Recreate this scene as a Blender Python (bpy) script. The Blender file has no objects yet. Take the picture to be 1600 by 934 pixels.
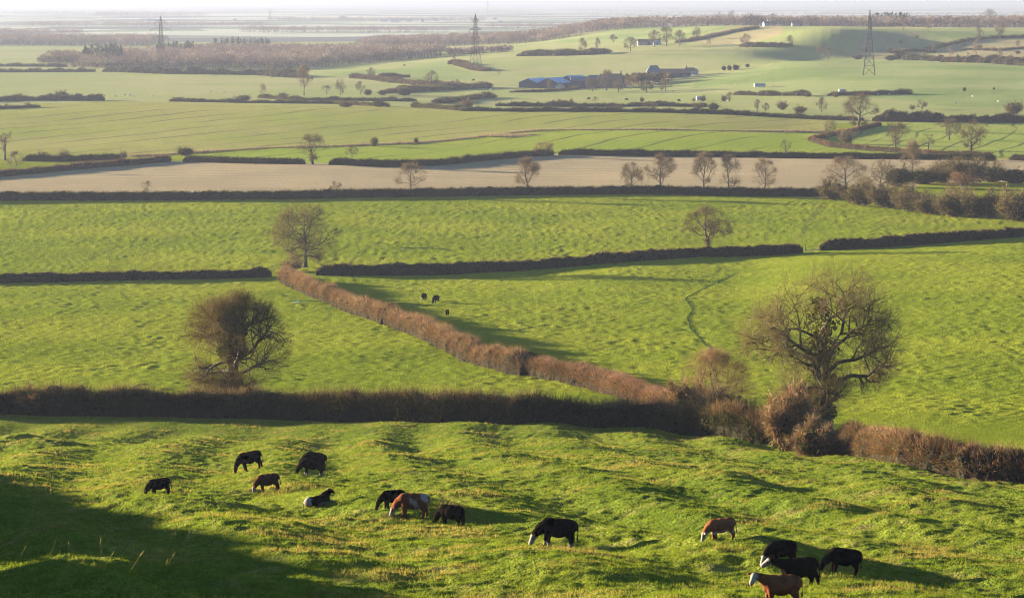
import bpy, math, random
import numpy as np
from mathutils import Vector, Matrix

# ------------------------------------------------------------------ camera, light, exposure
scene = bpy.context.scene
col = scene.collection
CAM_Z = 64.0
F_PX, PW, PH, V_HOR = 4444.0, 1600.0, 934.0, 2.0
PITCH = math.atan((PH / 2 - V_HOR) / F_PX)
cam_d = bpy.data.cameras.new('camera')
cam_d.lens, cam_d.sensor_width = F_PX * 36.0 / PW, 36.0
cam_d.clip_start, cam_d.clip_end = 1.0, 200000.0
cam = bpy.data.objects.new('camera', cam_d)
col.objects.link(cam)
cam.location = (0, 0, CAM_Z)
cam.rotation_euler = (math.radians(90) - PITCH, 0, 0)
scene.camera = cam

SUN_EL, SUN_AZ = math.radians(7.2), math.radians(-62.0)     # azimuth from +Y, towards -X
SUN_DIR = Vector((math.sin(SUN_AZ) * math.cos(SUN_EL), math.cos(SUN_AZ) * math.cos(SUN_EL), math.sin(SUN_EL)))
world = bpy.data.worlds.new('World')
scene.world = world
world.use_nodes = True
wn = world.node_tree
sky = wn.nodes.new('ShaderNodeTexSky')
sky.sky_type = 'NISHITA'
sky.sun_disc = False
sky.sun_elevation = SUN_EL
sky.sun_rotation = SUN_AZ
sky.dust_density = 0.2
sky.air_density = 0.8
sky.ozone_density = 3.0
wn.nodes['Background'].inputs['Strength'].default_value = 0.06
wn.links.new(sky.outputs[0], wn.nodes['Background'].inputs['Color'])

sun_d = bpy.data.lights.new('sun', 'SUN')
sun_d.energy = 5.0
sun_d.angle = math.radians(0.5)
sun_d.color = (1.0, 0.87, 0.66)
sun = bpy.data.objects.new('sun', sun_d)
col.objects.link(sun)
sun.location = (-200, 200, 300)
sun.rotation_euler = (-SUN_DIR).to_track_quat('-Z', 'Y').to_euler()

scene.view_settings.view_transform = 'Standard'
scene.view_settings.look = 'None'
scene.view_settings.exposure = 4.35
scene.view_settings.gamma = 1.0
scene.render.engine = 'CYCLES'
scene.cycles.max_bounces = 5
scene.cycles.diffuse_bounces = 2
scene.cycles.transmission_bounces = 3
scene.cycles.volume_bounces = 0
scene.cycles.use_denoising = True
scene.cycles.filter_width = 1.15

rng = np.random.default_rng(11)
random.seed(11)

# ------------------------------------------------------------------ numeric helpers
def pchip(xs, ys, xq):
    xs = np.asarray(xs, float); ys = np.asarray(ys, float)
    h = np.diff(xs); d = np.diff(ys) / h
    m = np.zeros_like(ys)
    for i in range(1, len(xs) - 1):
        if d[i - 1] * d[i] > 0:
            w1, w2 = 2 * h[i] + h[i - 1], h[i] + 2 * h[i - 1]
            m[i] = (w1 + w2) / (w1 / d[i - 1] + w2 / d[i])
    m[0], m[-1] = d[0], d[-1]
    xq = np.clip(xq, xs[0], xs[-1])
    k = np.clip(np.searchsorted(xs, xq) - 1, 0, len(h) - 1)
    t = (xq - xs[k]) / h[k]
    return ((2 * t**3 - 3 * t**2 + 1) * ys[k] + (t**3 - 2 * t**2 + t) * h[k] * m[k]
            + (-2 * t**3 + 3 * t**2) * ys[k + 1] + (t**3 - t**2) * h[k] * m[k + 1])

_perm = np.random.default_rng(5).permutation(1024)
_ang = np.random.default_rng(6).random(1024) * 2 * np.pi
_gx, _gy = np.cos(_ang), np.sin(_ang)
def perlin(x, y, seed=0):
    xi = np.floor(x).astype(np.int64); yi = np.floor(y).astype(np.int64)
    fx, fy = x - xi, y - yi
    u = fx * fx * fx * (fx * (fx * 6 - 15) + 10); v = fy * fy * fy * (fy * (fy * 6 - 15) + 10)
    def g(ix, iy, dx, dy):
        h = _perm[(_perm[(ix + seed * 131) & 1023] + iy) & 1023]
        return _gx[h] * dx + _gy[h] * dy
    a = g(xi, yi, fx, fy); b = g(xi + 1, yi, fx - 1, fy)
    c = g(xi, yi + 1, fx, fy - 1); d = g(xi + 1, yi + 1, fx - 1, fy - 1)
    return 1.5 * (a + u * (b - a) + v * (c - a + u * (a - b - c + d)))
def sstep(x, a, b):
    t = np.clip((x - a) / (b - a), 0, 1)
    return t * t * (3 - 2 * t)

# ------------------------------------------------------------------ the lie of the land
# depth below the camera along bearings (bearing given as tangent * 4444 + 800)
def vd(lst):        # (pixel row, distance) -> (distance, depth)
    return [(d, d * (v - V_HOR) / F_PX) for v, d in lst]
NEAR0 = [(0, 2.2), (15, 5.4), (30, 9.0), (45, 11.7)]
FAR_FLAT = [(800, 62.2), (1150, 62), (1400, 60.2), (1600, 57.6), (1750, 61.4), (2050, 62), (3000, 62), (70000, 62)]
MIDL = vd([(655, 310), (632, 352), (600, 392), (540, 460), (480, 545), (440, 626), (415, 668)])
COLS = [
 (-700, NEAR0 + vd([(950, 62), (915, 76), (860, 98), (800, 140), (752, 180), (722, 218), (701, 258), (682, 293)]) + MIDL + FAR_FLAT),
 (0, NEAR0 + vd([(965, 62), (920, 76), (865, 100), (808, 140), (757, 180), (724, 218), (702, 258), (682, 293)]) + MIDL + FAR_FLAT),
 (400, NEAR0 + vd([(960, 70), (915, 88), (850, 118), (800, 146), (738, 188), (714, 220), (698, 258), (682, 293)]) + MIDL +
   [(800, 62.2), (1150, 62), (1350, 60.3), (1560, 57.4), (1700, 61.4), (2050, 62), (3000, 62), (70000, 62)]),
 (800, NEAR0 + vd([(985, 76), (934, 95), (850, 125), (800, 148), (735, 187), (711, 222), (694, 260), (685, 280), (664, 293), (638, 350), (600, 392), (540, 460), (480, 545), (440, 626), (420, 660)]) +
   [(740, 62.3), (1150, 62), (1350, 60.5), (1500, 58.0), (1620, 61.3), (1900, 62), (2050, 62), (2200, 60), (2400, 54), (2600, 49.4), (2750, 49.5), (2950, 52), (3300, 51.5), (3600, 52), (4200, 58), (6000, 62), (70000, 62)]),
 (1000, NEAR0 + vd([(985, 76), (934, 96), (850, 127), (800, 152), (740, 189), (714, 228), (697, 266), (690, 280), (672, 292), (642, 348), (600, 392), (540, 460), (480, 545), (425, 640)]) +
   [(740, 62.3), (1150, 62), (1350, 60.5), (1500, 58.8), (1620, 61.8), (1900, 61.8), (2050, 61.3), (2300, 54.5), (2550, 44.3), (2650, 43), (2750, 42.6), (2950, 40.5), (3200, 35.5), (3450, 32), (3700, 32), (4500, 45), (6500, 62), (70000, 62)]),
 (1150, NEAR0 + vd([(985, 76), (934, 96), (850, 128), (800, 154), (750, 187), (729, 222), (710, 256), (701, 270), (684, 283), (640, 350), (600, 392), (540, 460), (480, 545), (420, 650)]) +
   [(740, 62.3), (1150, 62), (1350, 61), (1500, 60), (1620, 62), (1750, 61), (1985, 57.6), (2150, 55), (2300, 51.6), (2500, 44.5), (2620, 40.8), (2750, 37.4), (2900, 30.3), (3050, 26.8), (3300, 28), (3600, 34), (4500, 50), (7000, 62), (70000, 62)]),
 (1290, NEAR0 + vd([(985, 76), (934, 96), (850, 128), (800, 155), (760, 186), (735, 218), (696, 288), (640, 352), (600, 392), (540, 458), (480, 530), (420, 620), (390, 695)]) +
   [(780, 62), (1150, 62), (1450, 61.8), (1600, 61.3), (1750, 59.5), (1985, 53.8), (2150, 50), (2270, 46.8), (2360, 50), (2450, 53), (2530, 50.4), (2575, 39.5), (2620, 29), (2700, 25.6), (2900, 26), (3100, 27.5), (3600, 34), (4500, 50), (7000, 62), (70000, 62)]),
 (1450, NEAR0 + vd([(985, 76), (934, 96), (850, 129), (800, 156), (766, 188), (746, 225), (700, 290), (640, 350), (600, 390), (540, 450), (480, 520), (420, 610), (380, 705)]) +
   [(780, 62), (1150, 62), (1450, 61.8), (1600, 61), (1750, 58.5), (1985, 52.6), (2150, 49.3), (2250, 48), (2360, 51), (2450, 50.2), (2600, 43.6), (2750, 35.4), (2880, 29), (3050, 28.6), (3600, 34), (4500, 50), (7000, 62), (70000, 62)]),
 (1600, NEAR0 + vd([(985, 76), (934, 96), (850, 129), (805, 158), (780, 190), (758, 232), (706, 292), (640, 350), (600, 388), (540, 445), (480, 512), (420, 600), (372, 715)]) +
   [(780, 62), (1150, 62), (1450, 61.8), (1600, 61), (1750, 58.5), (1985, 52.6), (2150, 49.8), (2300, 50.5), (2450, 48.6), (2600, 42.6), (2750, 36.5), (2880, 30.6), (3050, 28.6), (3600, 34), (4500, 50), (7000, 62), (70000, 62)]),
 (2300, NEAR0 + vd([(985, 76), (934, 96), (860, 129), (820, 160), (805, 192), (780, 235), (715, 295), (640, 350), (600, 386), (540, 440), (480, 505), (420, 592), (372, 712)]) +
   [(780, 62), (1150, 62), (1450, 61.8), (1750, 58.5), (1985, 52.6), (2300, 50.5), (2600, 42.6), (2880, 30.6), (3050, 28.6), (3600, 34), (4500, 50), (7000, 62), (70000, 62)]),
]
LY = np.linspace(math.log(3.0), math.log(70000.0), 2400)
UG = np.arange(-700, 2301, 15.0)
_c = np.array([pchip([a for a, b in pts], [b for a, b in pts], np.exp(LY)) for _, pts in COLS])
_us = [c[0] for c in COLS]
TAB = np.array([pchip(_us, _c[:, j], UG) for j in range(len(LY))])           # [y, u]
for _ in range(3):
    T2 = TAB.copy()
    T2[:, 1:-1] = 0.25 * TAB[:, :-2] + 0.5 * TAB[:, 1:-1] + 0.25 * TAB[:, 2:]
    TAB = T2
for _ in range(4):
    T2 = TAB.copy()
    T2[1:-1] = 0.25 * TAB[:-2] + 0.5 * TAB[1:-1] + 0.25 * TAB[2:]
    TAB = T2
SHADE_SPUR = np.array([(-86.0, 214.0), (-60.0, 132.0), (-50.0, 78.0)])
def base_z(x, y):
    x = np.asarray(x, float); y = np.asarray(y, float)
    yy = np.maximum(y, 3.0)
    fu = np.clip((x / (yy + 4) * F_PX + 800 - UG[0]) / 15.0, 0, len(UG) - 1.001)
    fy = np.clip((np.log(yy) - LY[0]) / (LY[1] - LY[0]), 0, len(LY) - 1.001)
    iu, iy = fu.astype(int), fy.astype(int)
    a, b = fu - iu, fy - iy
    d = (TAB[iy, iu] * (1 - a) * (1 - b) + TAB[iy, iu + 1] * a * (1 - b) + TAB[iy + 1, iu] * (1 - a) * b + TAB[iy + 1, iu + 1] * a * b)
    z = CAM_Z - d
    # an unseen spur added left of the frame, shaped to shade the near bank
    if np.ndim(z) > 0 or abs(float(np.ravel(x)[0])) > 10:
        d2 = np.full(np.shape(z), 1e9)
        for p, q in zip(SHADE_SPUR, SHADE_SPUR[1:]):
            ab = q - p; t = np.clip(((x - p[0]) * ab[0] + (y - p[1]) * ab[1]) / (ab @ ab), 0, 1)
            d2 = np.minimum(d2, (x - p[0] - t * ab[0]) ** 2 + (y - p[1] - t * ab[1]) ** 2)
        top = 10.6
        for nx, ny, depth in ((-56.0, 121.0, 3.3), (-52.0, 97.0, 3.6)):          # two notches added to the crest to let strips of sun through
            top = top - depth * np.exp(-(((x - nx) * math.cos(SUN_AZ) - (y - ny) * math.sin(SUN_AZ)) / 1.0) ** 2)
        z = z + top * np.exp(-d2 / 14.0 ** 2)
    return z
def rough(x, y):
    """hummocks, terracettes and tussocks"""
    x = np.asarray(x, float); y = np.asarray(y, float)
    near = 1 - sstep(y, 270, 320)
    mid = sstep(y, 300, 350) * (1 - sstep(y, 850, 1000))
    far = sstep(y, 850, 1100)
    s = 0.42 * perlin((x * 0.92 + y * 0.38) / 15, (y * 0.92 - x * 0.38) / 34, 1)
    s = s + 0.20 * perlin((x + 0.2 * y) / 9, (y - 0.3 * x) / 7.0, 2)
    s = s + 0.09 * perlin(x / 3.8, y / 2.6, 3)
    s = s + 0.115 * perlin(x / 1.3, y / 1.0, 4) + 0.075 * perlin(x / 0.62, y / 0.62, 5)
    # old ridge and furrow running down the slope
    p = x + 0.42 * y - 0.00075 * y * y + 1.8 * perlin(x / 30, y / 40, 17)
    s = s + (0.13 + 0.20 * np.clip(perlin(x / 22, y / 34, 18) + 0.45, 0, 1.2)) * np.sin(p * 2 * np.pi / 8.6) * sstep(y, 85, 110)
    cl = np.clip(perlin(x / 6, y / 6, 12) + 0.25, 0, 1)
    s = s + cl * 0.10 * np.maximum(perlin(x / 0.9, y / 0.9, 6), 0)
    # terracettes along the near bank
    bank = sstep(-x + 6 - 0.36 * (y - 90), -2, 8) * (1 - sstep(y, 150, 185))
    s = s + bank * 0.22 * np.sin((x * 0.55 + y * 0.83) * 2 * np.pi / 13 + 1.4 * perlin(x / 14, y / 14, 9)) 
    m = 0.30 * perlin(x / 38, y / 30, 7) + 0.10 * perlin(x / 5.5, y / 6, 8) + 0.21 * np.maximum(perlin(x / 2.1, y / 1.6, 10) - 0.05, 0) * (0.6 + perlin(x / 17, y / 17, 15)).clip(0.25, 1.3) + 0.10 * perlin(x / 1.6, y / 1.1, 13)
    f = 0.8 * perlin(x / 120, y / 110, 11) + 0.12 * perlin(x / 14, y / 18, 14)
    return s * near + m * mid + f * far
def ground_z(x, y):
    x, y = np.broadcast_arrays(np.asarray(x, float), np.asarray(y, float))
    return base_z(x, y) + rough(x, y) + ridges(np.atleast_1d(x), np.atleast_1d(y)).reshape(x.shape)

RIDGES = []      # (polyline, height, half width): old plough ridges and lynchet edges, filled in below
def ridges(x, y):
    z = np.zeros(np.broadcast(x, y).shape)
    m = (y > 60) & (y < 330) & (np.abs(x) < 0.25 * y + 5)
    if not m.any(): return z
    xm, ym = x[m], y[m]; s = np.zeros(len(xm))
    for P, h, w in RIDGES:
        d2 = np.full(len(xm), 1e9)
        for a, b in zip(P, P[1:]):
            ab = b - a; t = np.clip(((xm - a[0]) * ab[0] + (ym - a[1]) * ab[1]) / (ab @ ab), 0, 1)
            d2 = np.minimum(d2, (xm - a[0] - t * ab[0]) ** 2 + (ym - a[1] - t * ab[1]) ** 2)
        s += h * np.exp(-d2 / w ** 2) * (0.75 + 0.5 * perlin(xm / 9, ym / 9, 16))
    z[m] = s
    return z
_ts = np.exp(np.linspace(math.log(40.0), math.log(60000.0), 5000))
def hit(u, v):
    """the point of the land seen at pixel (u, v) of the 1600 x 934 photograph"""
    cx, cy = (u - PW / 2) / F_PX, (PH / 2 - v) / F_PX
    dy = math.cos(PITCH) + cy * math.sin(PITCH)
    dz = -math.sin(PITCH) + cy * math.cos(PITCH)
    x, y, z = cx / dy * _ts, _ts, CAM_Z + dz / dy * _ts
    below = z < base_z(x, y)
    k = int(np.argmax(below)) if below.any() else len(_ts) - 1
    lo, hi = _ts[max(k - 1, 0)], _ts[k]
    for _ in range(24):
        m = 0.5 * (lo + hi)
        if CAM_Z + dz / dy * m < float(base_z(cx / dy * m, m)): hi = m
        else: lo = m
    return (cx / dy * hi, hi)
for pix, h_, w_ in [([(400, 784), (520, 797), (620, 813), (760, 834), (900, 862), (1100, 900)], 1.25, 4.5), ([(1180, 772), (1300, 778), (1420, 803), (1520, 815)], 0.9, 4.5),
                    
                    ([(990, 770), (1090, 782), (1200, 798)], 0.6, 3.5), ([(0, 706), (160, 704), (290, 712)], 0.8, 4.0), ([(-20, 690), (120, 688)], 0.5, 3.0),
                    ([(-40, 838), (100, 852), (200, 872), (330, 905)], 0.4, 2.0), ([(-40, 896), (90, 915), (200, 940)], 0.75, 1.8), ([(860, 738), (1000, 750), (1100, 765)], 0.5, 4.0),
                    ([(1380, 830), (1480, 838), (1600, 840)], 0.6, 3.0), ([(230, 800), (330, 806), (430, 830)], 0.7, 3.5), ([(1130, 880), (1200, 893)], 0.6, 3.0), ([(620, 870), (760, 888), (900, 920)], 0.6, 3.5), ([(1330, 890), (1450, 900), (1600, 905)], 0.6, 3.5)]:
    RIDGES.append((np.array([hit(u, v) for u, v in pix]), h_, w_))
def hit_near(u, v):
    """like hit(), on the ground with all its hummocks"""
    cx, cy = (u - PW / 2) / F_PX, (PH / 2 - v) / F_PX
    dy = math.cos(PITCH) + cy * math.sin(PITCH); dz = -math.sin(PITCH) + cy * math.cos(PITCH)
    y0 = hit(u, v)[1]
    t = np.linspace(y0 - 30, y0 + 30, 1201)
    b = CAM_Z + dz / dy * t < ground_z(cx / dy * t, t)
    y1 = t[int(np.argmax(b))] if b.any() else y0
    return (cx / dy * y1, y1)
def px_per_m(y):
    return F_PX / y
def world_line(pix):
    return np.array([hit(u, v) for u, v in pix])
def resample(pts, step):
    seg = np.hypot(*np.diff(pts, axis=0).T)
    s = np.concatenate([[0], np.cumsum(seg)])
    n = max(2, int(s[-1] / step) + 1)
    q = np.linspace(0, s[-1], n)
    # smooth corners a little
    x, y = np.interp(q, s, pts[:, 0]), np.interp(q, s, pts[:, 1])
    return np.stack([x, y], 1), q

# ------------------------------------------------------------------ object helpers
def tag(o, label=None, cat=None, group=None, kind=None):
    if label: o['label'] = label
    if cat: o['category'] = cat
    if group: o['group'] = group
    if kind: o['kind'] = kind
    return o
def new_mesh(name, verts, faces, mats, face_mat=None, smooth=False):
    """verts (n,3); faces: list of index arrays, each (m,k)"""
    me = bpy.data.meshes.new(name)
    verts = np.asarray(verts, np.float32)
    faces = [np.asarray(f, np.int32) for f in faces if len(f)]
    me.vertices.add(len(verts)); me.vertices.foreach_set('co', verts.ravel())
    tot = sum(f.size for f in faces); npoly = sum(len(f) for f in faces)
    me.loops.add(tot); me.polygons.add(npoly)
    me.loops.foreach_set('vertex_index', np.concatenate([f.ravel() for f in faces]))
    sizes = np.concatenate([np.full(len(f), f.shape[1], np.int32) for f in faces])
    starts = np.concatenate([[0], np.cumsum(sizes)[:-1]]).astype(np.int32)
    me.polygons.foreach_set('loop_start', starts)
    for m in (mats if isinstance(mats, (list, tuple)) else [mats]):
        me.materials.append(m)
    if face_mat is not None:
        me.polygons.foreach_set('material_index', np.asarray(face_mat, np.int32))
    me.polygons.foreach_set('use_smooth', np.full(npoly, bool(smooth)))
    me.update(calc_edges=True)
    return me
def link(name, me, parent=None, loc=None, rotz=0.0, scale=None):
    o = bpy.data.objects.new(name, me)
    col.objects.link(o)
    if parent is not None: o.parent = parent
    if loc is not None: o.location = loc
    o.rotation_euler = (0, 0, rotz)
    if scale is not None: o.scale = scale
    return o
def vcol(me, name, rgb):
    a = me.color_attributes.new(name, 'FLOAT_COLOR', 'POINT')
    rgba = np.ones((len(me.vertices), 4), np.float32); rgba[:, :3] = rgb
    a.data.foreach_set('color', rgba.ravel())

# ------------------------------------------------------------------ materials
def N(nt, t, **kw):
    n = nt.nodes.new(t)
    for k, v in kw.items(): setattr(n, k, v)
    return n
def base_mat(name):
    m = bpy.data.materials.new(name); m.use_nodes = True
    nt = m.node_tree
    for n in list(nt.nodes): nt.nodes.remove(n)
    out = N(nt, 'ShaderNodeOutputMaterial')
    return m, nt, out
def math_node(nt, op, a, b=None, c=None):
    n = N(nt, 'ShaderNodeMath', operation=op)
    for i, v in enumerate((a, b, c)):
        if v is None: continue
        if isinstance(v, (int, float)): n.inputs[i].default_value = v
        else: nt.links.new(v, n.inputs[i])
    return n.outputs[0]
def mix_col(nt, fac, a, b):
    n = N(nt, 'ShaderNodeMix', data_type='RGBA')
    for sock, v in ((n.inputs[0], fac), (n.inputs[6], a), (n.inputs[7], b)):
        if isinstance(v, (tuple, list)): sock.default_value = (*v, 1)
        elif isinstance(v, (int, float)): sock.default_value = v
        else: nt.links.new(v, sock)
    return n.outputs[2]
def noise(nt, vec, scale, detail=3.0, rough_=0.55):
    n = N(nt, 'ShaderNodeTexNoise')
    n.inputs['Scale'].default_value = scale
    n.inputs['Detail'].default_value = detail
    n.inputs['Roughness'].default_value = rough_
    nt.links.new(vec, n.inputs['Vector'])
    return n.outputs['Fac']
def ramp(nt, fac, a, b):
    n = N(nt, 'ShaderNodeMapRange', interpolation_type='SMOOTHSTEP')
    n.inputs[1].default_value, n.inputs[2].default_value = a, b
    nt.links.new(fac, n.inputs[0])
    return n.outputs[0]
def grass_shader(nt, out, color, normal=None, trans=0.4):
    d = N(nt, 'ShaderNodeBsdfDiffuse'); t = N(nt, 'ShaderNodeBsdfTranslucent'); mx = N(nt, 'ShaderNodeMixShader')
    mx.inputs[0].default_value = trans
    nt.links.new(color, d.inputs[0])
    tc = N(nt, 'ShaderNodeMix', data_type='RGBA', blend_type='MULTIPLY')
    tc.inputs[0].default_value = 1.0
    nt.links.new(color, tc.inputs[6]); tc.inputs[7].default_value = (1.5, 1.35, 0.6, 1)
    nt.links.new(tc.outputs[2], t.inputs[0])
    if normal is not None:
        nt.links.new(normal, d.inputs['Normal']); nt.links.new(normal, t.inputs['Normal'])
    nt.links.new(d.outputs[0], mx.inputs[1]); nt.links.new(t.outputs[0], mx.inputs[2])
    nt.links.new(mx.outputs[0], out.inputs[0])
def field_mat(name, c1, c2, c3, dry=0.5, patch=0.03, bump_scale=5.0, bump_dist=0.07, trans=0.4, tram=None, tram_col=(0.05, 0.045, 0.03), rows=None):
    """c1/c2 vary in broad patches, c3 is dry growth in small tufts; tram = (angle deg, spacing, width, wobble)"""
    m, nt, out = base_mat(name)
    tc = N(nt, 'ShaderNodeTexCoord').outputs['Object']
    a = mix_col(nt, ramp(nt, noise(nt, tc, patch, 4), 0.38, 0.62), c1, c2)
    f = math_node(nt, 'MULTIPLY', ramp(nt, noise(nt, tc, patch * 9, 5, 0.65), 0.50, 0.72), dry)
    a = mix_col(nt, f, a, c3)
    f2 = ramp(nt, noise(nt, tc, 1.4, 4, 0.7), 0.30, 0.72)
    dk = N(nt, 'ShaderNodeMix', data_type='RGBA', blend_type='MULTIPLY')
    dk.inputs[0].default_value = 0.55
    nt.links.new(a, dk.inputs[6])
    g = N(nt, 'ShaderNodeCombineColor')
    for i in range(3): nt.links.new(math_node(nt, 'MULTIPLY_ADD', f2, 0.9, 0.55), g.inputs[i])
    nt.links.new(g.outputs[0], dk.inputs[7])
    a = dk.outputs[2]
    if tram:
        ang, sp, w, wob = tram
        mp = N(nt, 'ShaderNodeMapping'); mp.inputs['Rotation'].default_value = (0, 0, math.radians(ang))
        nt.links.new(tc, mp.inputs[0])
        sx = N(nt, 'ShaderNodeSeparateXYZ'); nt.links.new(mp.outputs[0], sx.inputs[0])
        wobn = math_node(nt, 'MULTIPLY', noise(nt, tc, 0.006, 2), wob)
        c = math_node(nt, 'DIVIDE', math_node(nt, 'ADD', sx.outputs[0], wobn), sp)
        fr = math_node(nt, 'ABSOLUTE', math_node(nt, 'SUBTRACT', math_node(nt, 'FRACT', c), 0.5))
        line = ramp(nt, fr, w / sp, w / sp * 0.4)
        strength = ramp(nt, noise(nt, tc, 0.012, 3), 0.34, 0.58)
        a = mix_col(nt, math_node(nt, 'MULTIPLY', math_node(nt, 'MULTIPLY', line, strength), 0.85), a, tram_col)
        c2_ = math_node(nt, 'FRACT', math_node(nt, 'MULTIPLY', c, 5.0))
        a = mix_col(nt, math_node(nt, 'MULTIPLY', ramp(nt, c2_, 0.3, 0.7), 0.16), a, tram_col)
    bn = N(nt, 'ShaderNodeBump'); bn.inputs['Strength'].default_value = 1.0; bn.inputs['Distance'].default_value = bump_dist
    nt.links.new(noise(nt, tc, bump_scale, 3, 0.6), bn.inputs['Height'])
    bn.inputs['Distance'].default_value = bump_dist * 9
    grass_shader(nt, out, a, bn.outputs[0], trans)
    return m
def plain_mat(name, c1, c2, scale=1.0, rough_=0.8, bump=0.0, spec=0.2, metallic=0.0):
    m, nt, out = base_mat(name)
    p = N(nt, 'ShaderNodeBsdfPrincipled')
    p.inputs['Roughness'].default_value = rough_
    p.inputs['Specular IOR Level'].default_value = spec
    p.inputs['Metallic'].default_value = metallic
    tc = N(nt, 'ShaderNodeTexCoord').outputs['Object']
    nz = noise(nt, tc, scale, 4)
    nt.links.new(mix_col(nt, ramp(nt, nz, 0.3, 0.7), c1, c2), p.inputs['Base Color'])
    if bump:
        b = N(nt, 'ShaderNodeBump'); b.inputs['Distance'].default_value = bump
        nt.links.new(nz, b.inputs['Height']); nt.links.new(b.outputs[0], p.inputs['Normal'])
    nt.links.new(p.outputs[0], out.inputs[0])
    return m
def attr_mat(name, attr='tint', trans=0.0, rough_=0.7, spec=0.15):
    m, nt, out = base_mat(name)
    a = N(nt, 'ShaderNodeAttribute', attribute_name=attr).outputs['Color']
    if trans:
        grass_shader(nt, out, a, None, trans)
    else:
        p = N(nt, 'ShaderNodeBsdfPrincipled')
        p.inputs['Roughness'].default_value = rough_; p.inputs['Specular IOR Level'].default_value = spec
        nt.links.new(a, p.inputs['Base Color'])
        nt.links.new(p.outputs[0], out.inputs[0])
    return m

# ------------------------------------------------------------------ ground
G_ROUGH = field_mat('rough_pasture', (0.054, 0.076, 0.009), (0.084, 0.098, 0.012), (0.14, 0.112, 0.04), 0.75, 0.05, 6.0, 0.06)
G_MEADOW = field_mat('meadow', (0.086, 0.106, 0.008), (0.116, 0.128, 0.011), (0.125, 0.118, 0.020), 0.4, 0.02, 3.0, 0.10)
G_STUBBLE = field_mat('stubble', (0.122, 0.092, 0.055), (0.140, 0.105, 0.061), (0.10, 0.088, 0.045), 0.5, 0.015, 3.0, 0.06, 0.15, tram=(96, 10, 2.0, 10), tram_col=(0.085, 0.072, 0.042))
G_WHEAT = field_mat('young_wheat', (0.105, 0.132, 0.014), (0.125, 0.14, 0.018), (0.10, 0.11, 0.03), 0.3, 0.01, 3.0, 0.08, 0.35, tram=(20, 24, 1.5, 26), tram_col=(0.035, 0.04, 0.015))
G_ARABLE = field_mat('thin_crop', (0.108, 0.118, 0.022), (0.128, 0.122, 0.034), (0.135, 0.105, 0.045), 0.6, 0.008, 3.0, 0.08, 0.3, tram=(26, 26, 2.0, 30), tram_col=(0.055, 0.045, 0.025))
G_RIGHT = field_mat('striped_crop', (0.105, 0.128, 0.022), (0.12, 0.13, 0.028), (0.10, 0.10, 0.04), 0.3, 0.01, 3.0, 0.08, 0.3, tram=(14, 13, 1.0, 30), tram_col=(0.028, 0.032, 0.014))
G_PALE = field_mat('pale_grass', (0.11, 0.12, 0.04), (0.135, 0.13, 0.055), (0.10, 0.115, 0.035), 0.5, 0.006, 2.0, 0.1, 0.3)
G_GREEN = field_mat('far_green', (0.082, 0.105, 0.030), (0.128, 0.136, 0.05), (0.14, 0.125, 0.06), 0.4, 0.006, 2.0, 0.1, 0.3, tram=(70, 26, 1.5, 30), tram_col=(0.08, 0.10, 0.04))
G_TAN = field_mat('rough_tan_grass', (0.135, 0.108, 0.055), (0.125, 0.108, 0.048), (0.09, 0.088, 0.035), 0.7, 0.02, 2.0, 0.1, 0.2)
def patch_mat():
    m, nt, out = base_mat('distant_fields')
    tc = N(nt, 'ShaderNodeTexCoord').outputs['Object']
    mp = N(nt, 'ShaderNodeMapping'); mp.inputs['Rotation'].default_value = (0, 0, 0.4); nt.links.new(tc, mp.inputs[0])
    v = N(nt, 'ShaderNodeTexVoronoi'); v.inputs['Scale'].default_value = 0.0022
    nt.links.new(mp.outputs[0], v.inputs['Vector'])
    s = N(nt, 'ShaderNodeSeparateColor'); nt.links.new(v.outputs['Color'], s.inputs[0])
    a = mix_col(nt, ramp(nt, s.outputs[0], 0.3, 0.6), (0.085, 0.10, 0.055), (0.19, 0.185, 0.13))  # pale, low-contrast field colours stand in for thicker far haze
    a = mix_col(nt, ramp(nt, s.outputs[1], 0.55, 0.7), a, (0.06, 0.056, 0.05))
    grass_shader(nt, out, a, None, 0.2)
    return m
G_FAR = patch_mat()
FIELD_MATS = [G_ROUGH, G_MEADOW, G_STUBBLE, G_WHEAT, G_ARABLE, G_RIGHT, G_PALE, G_GREEN, G_TAN, G_FAR]
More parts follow.
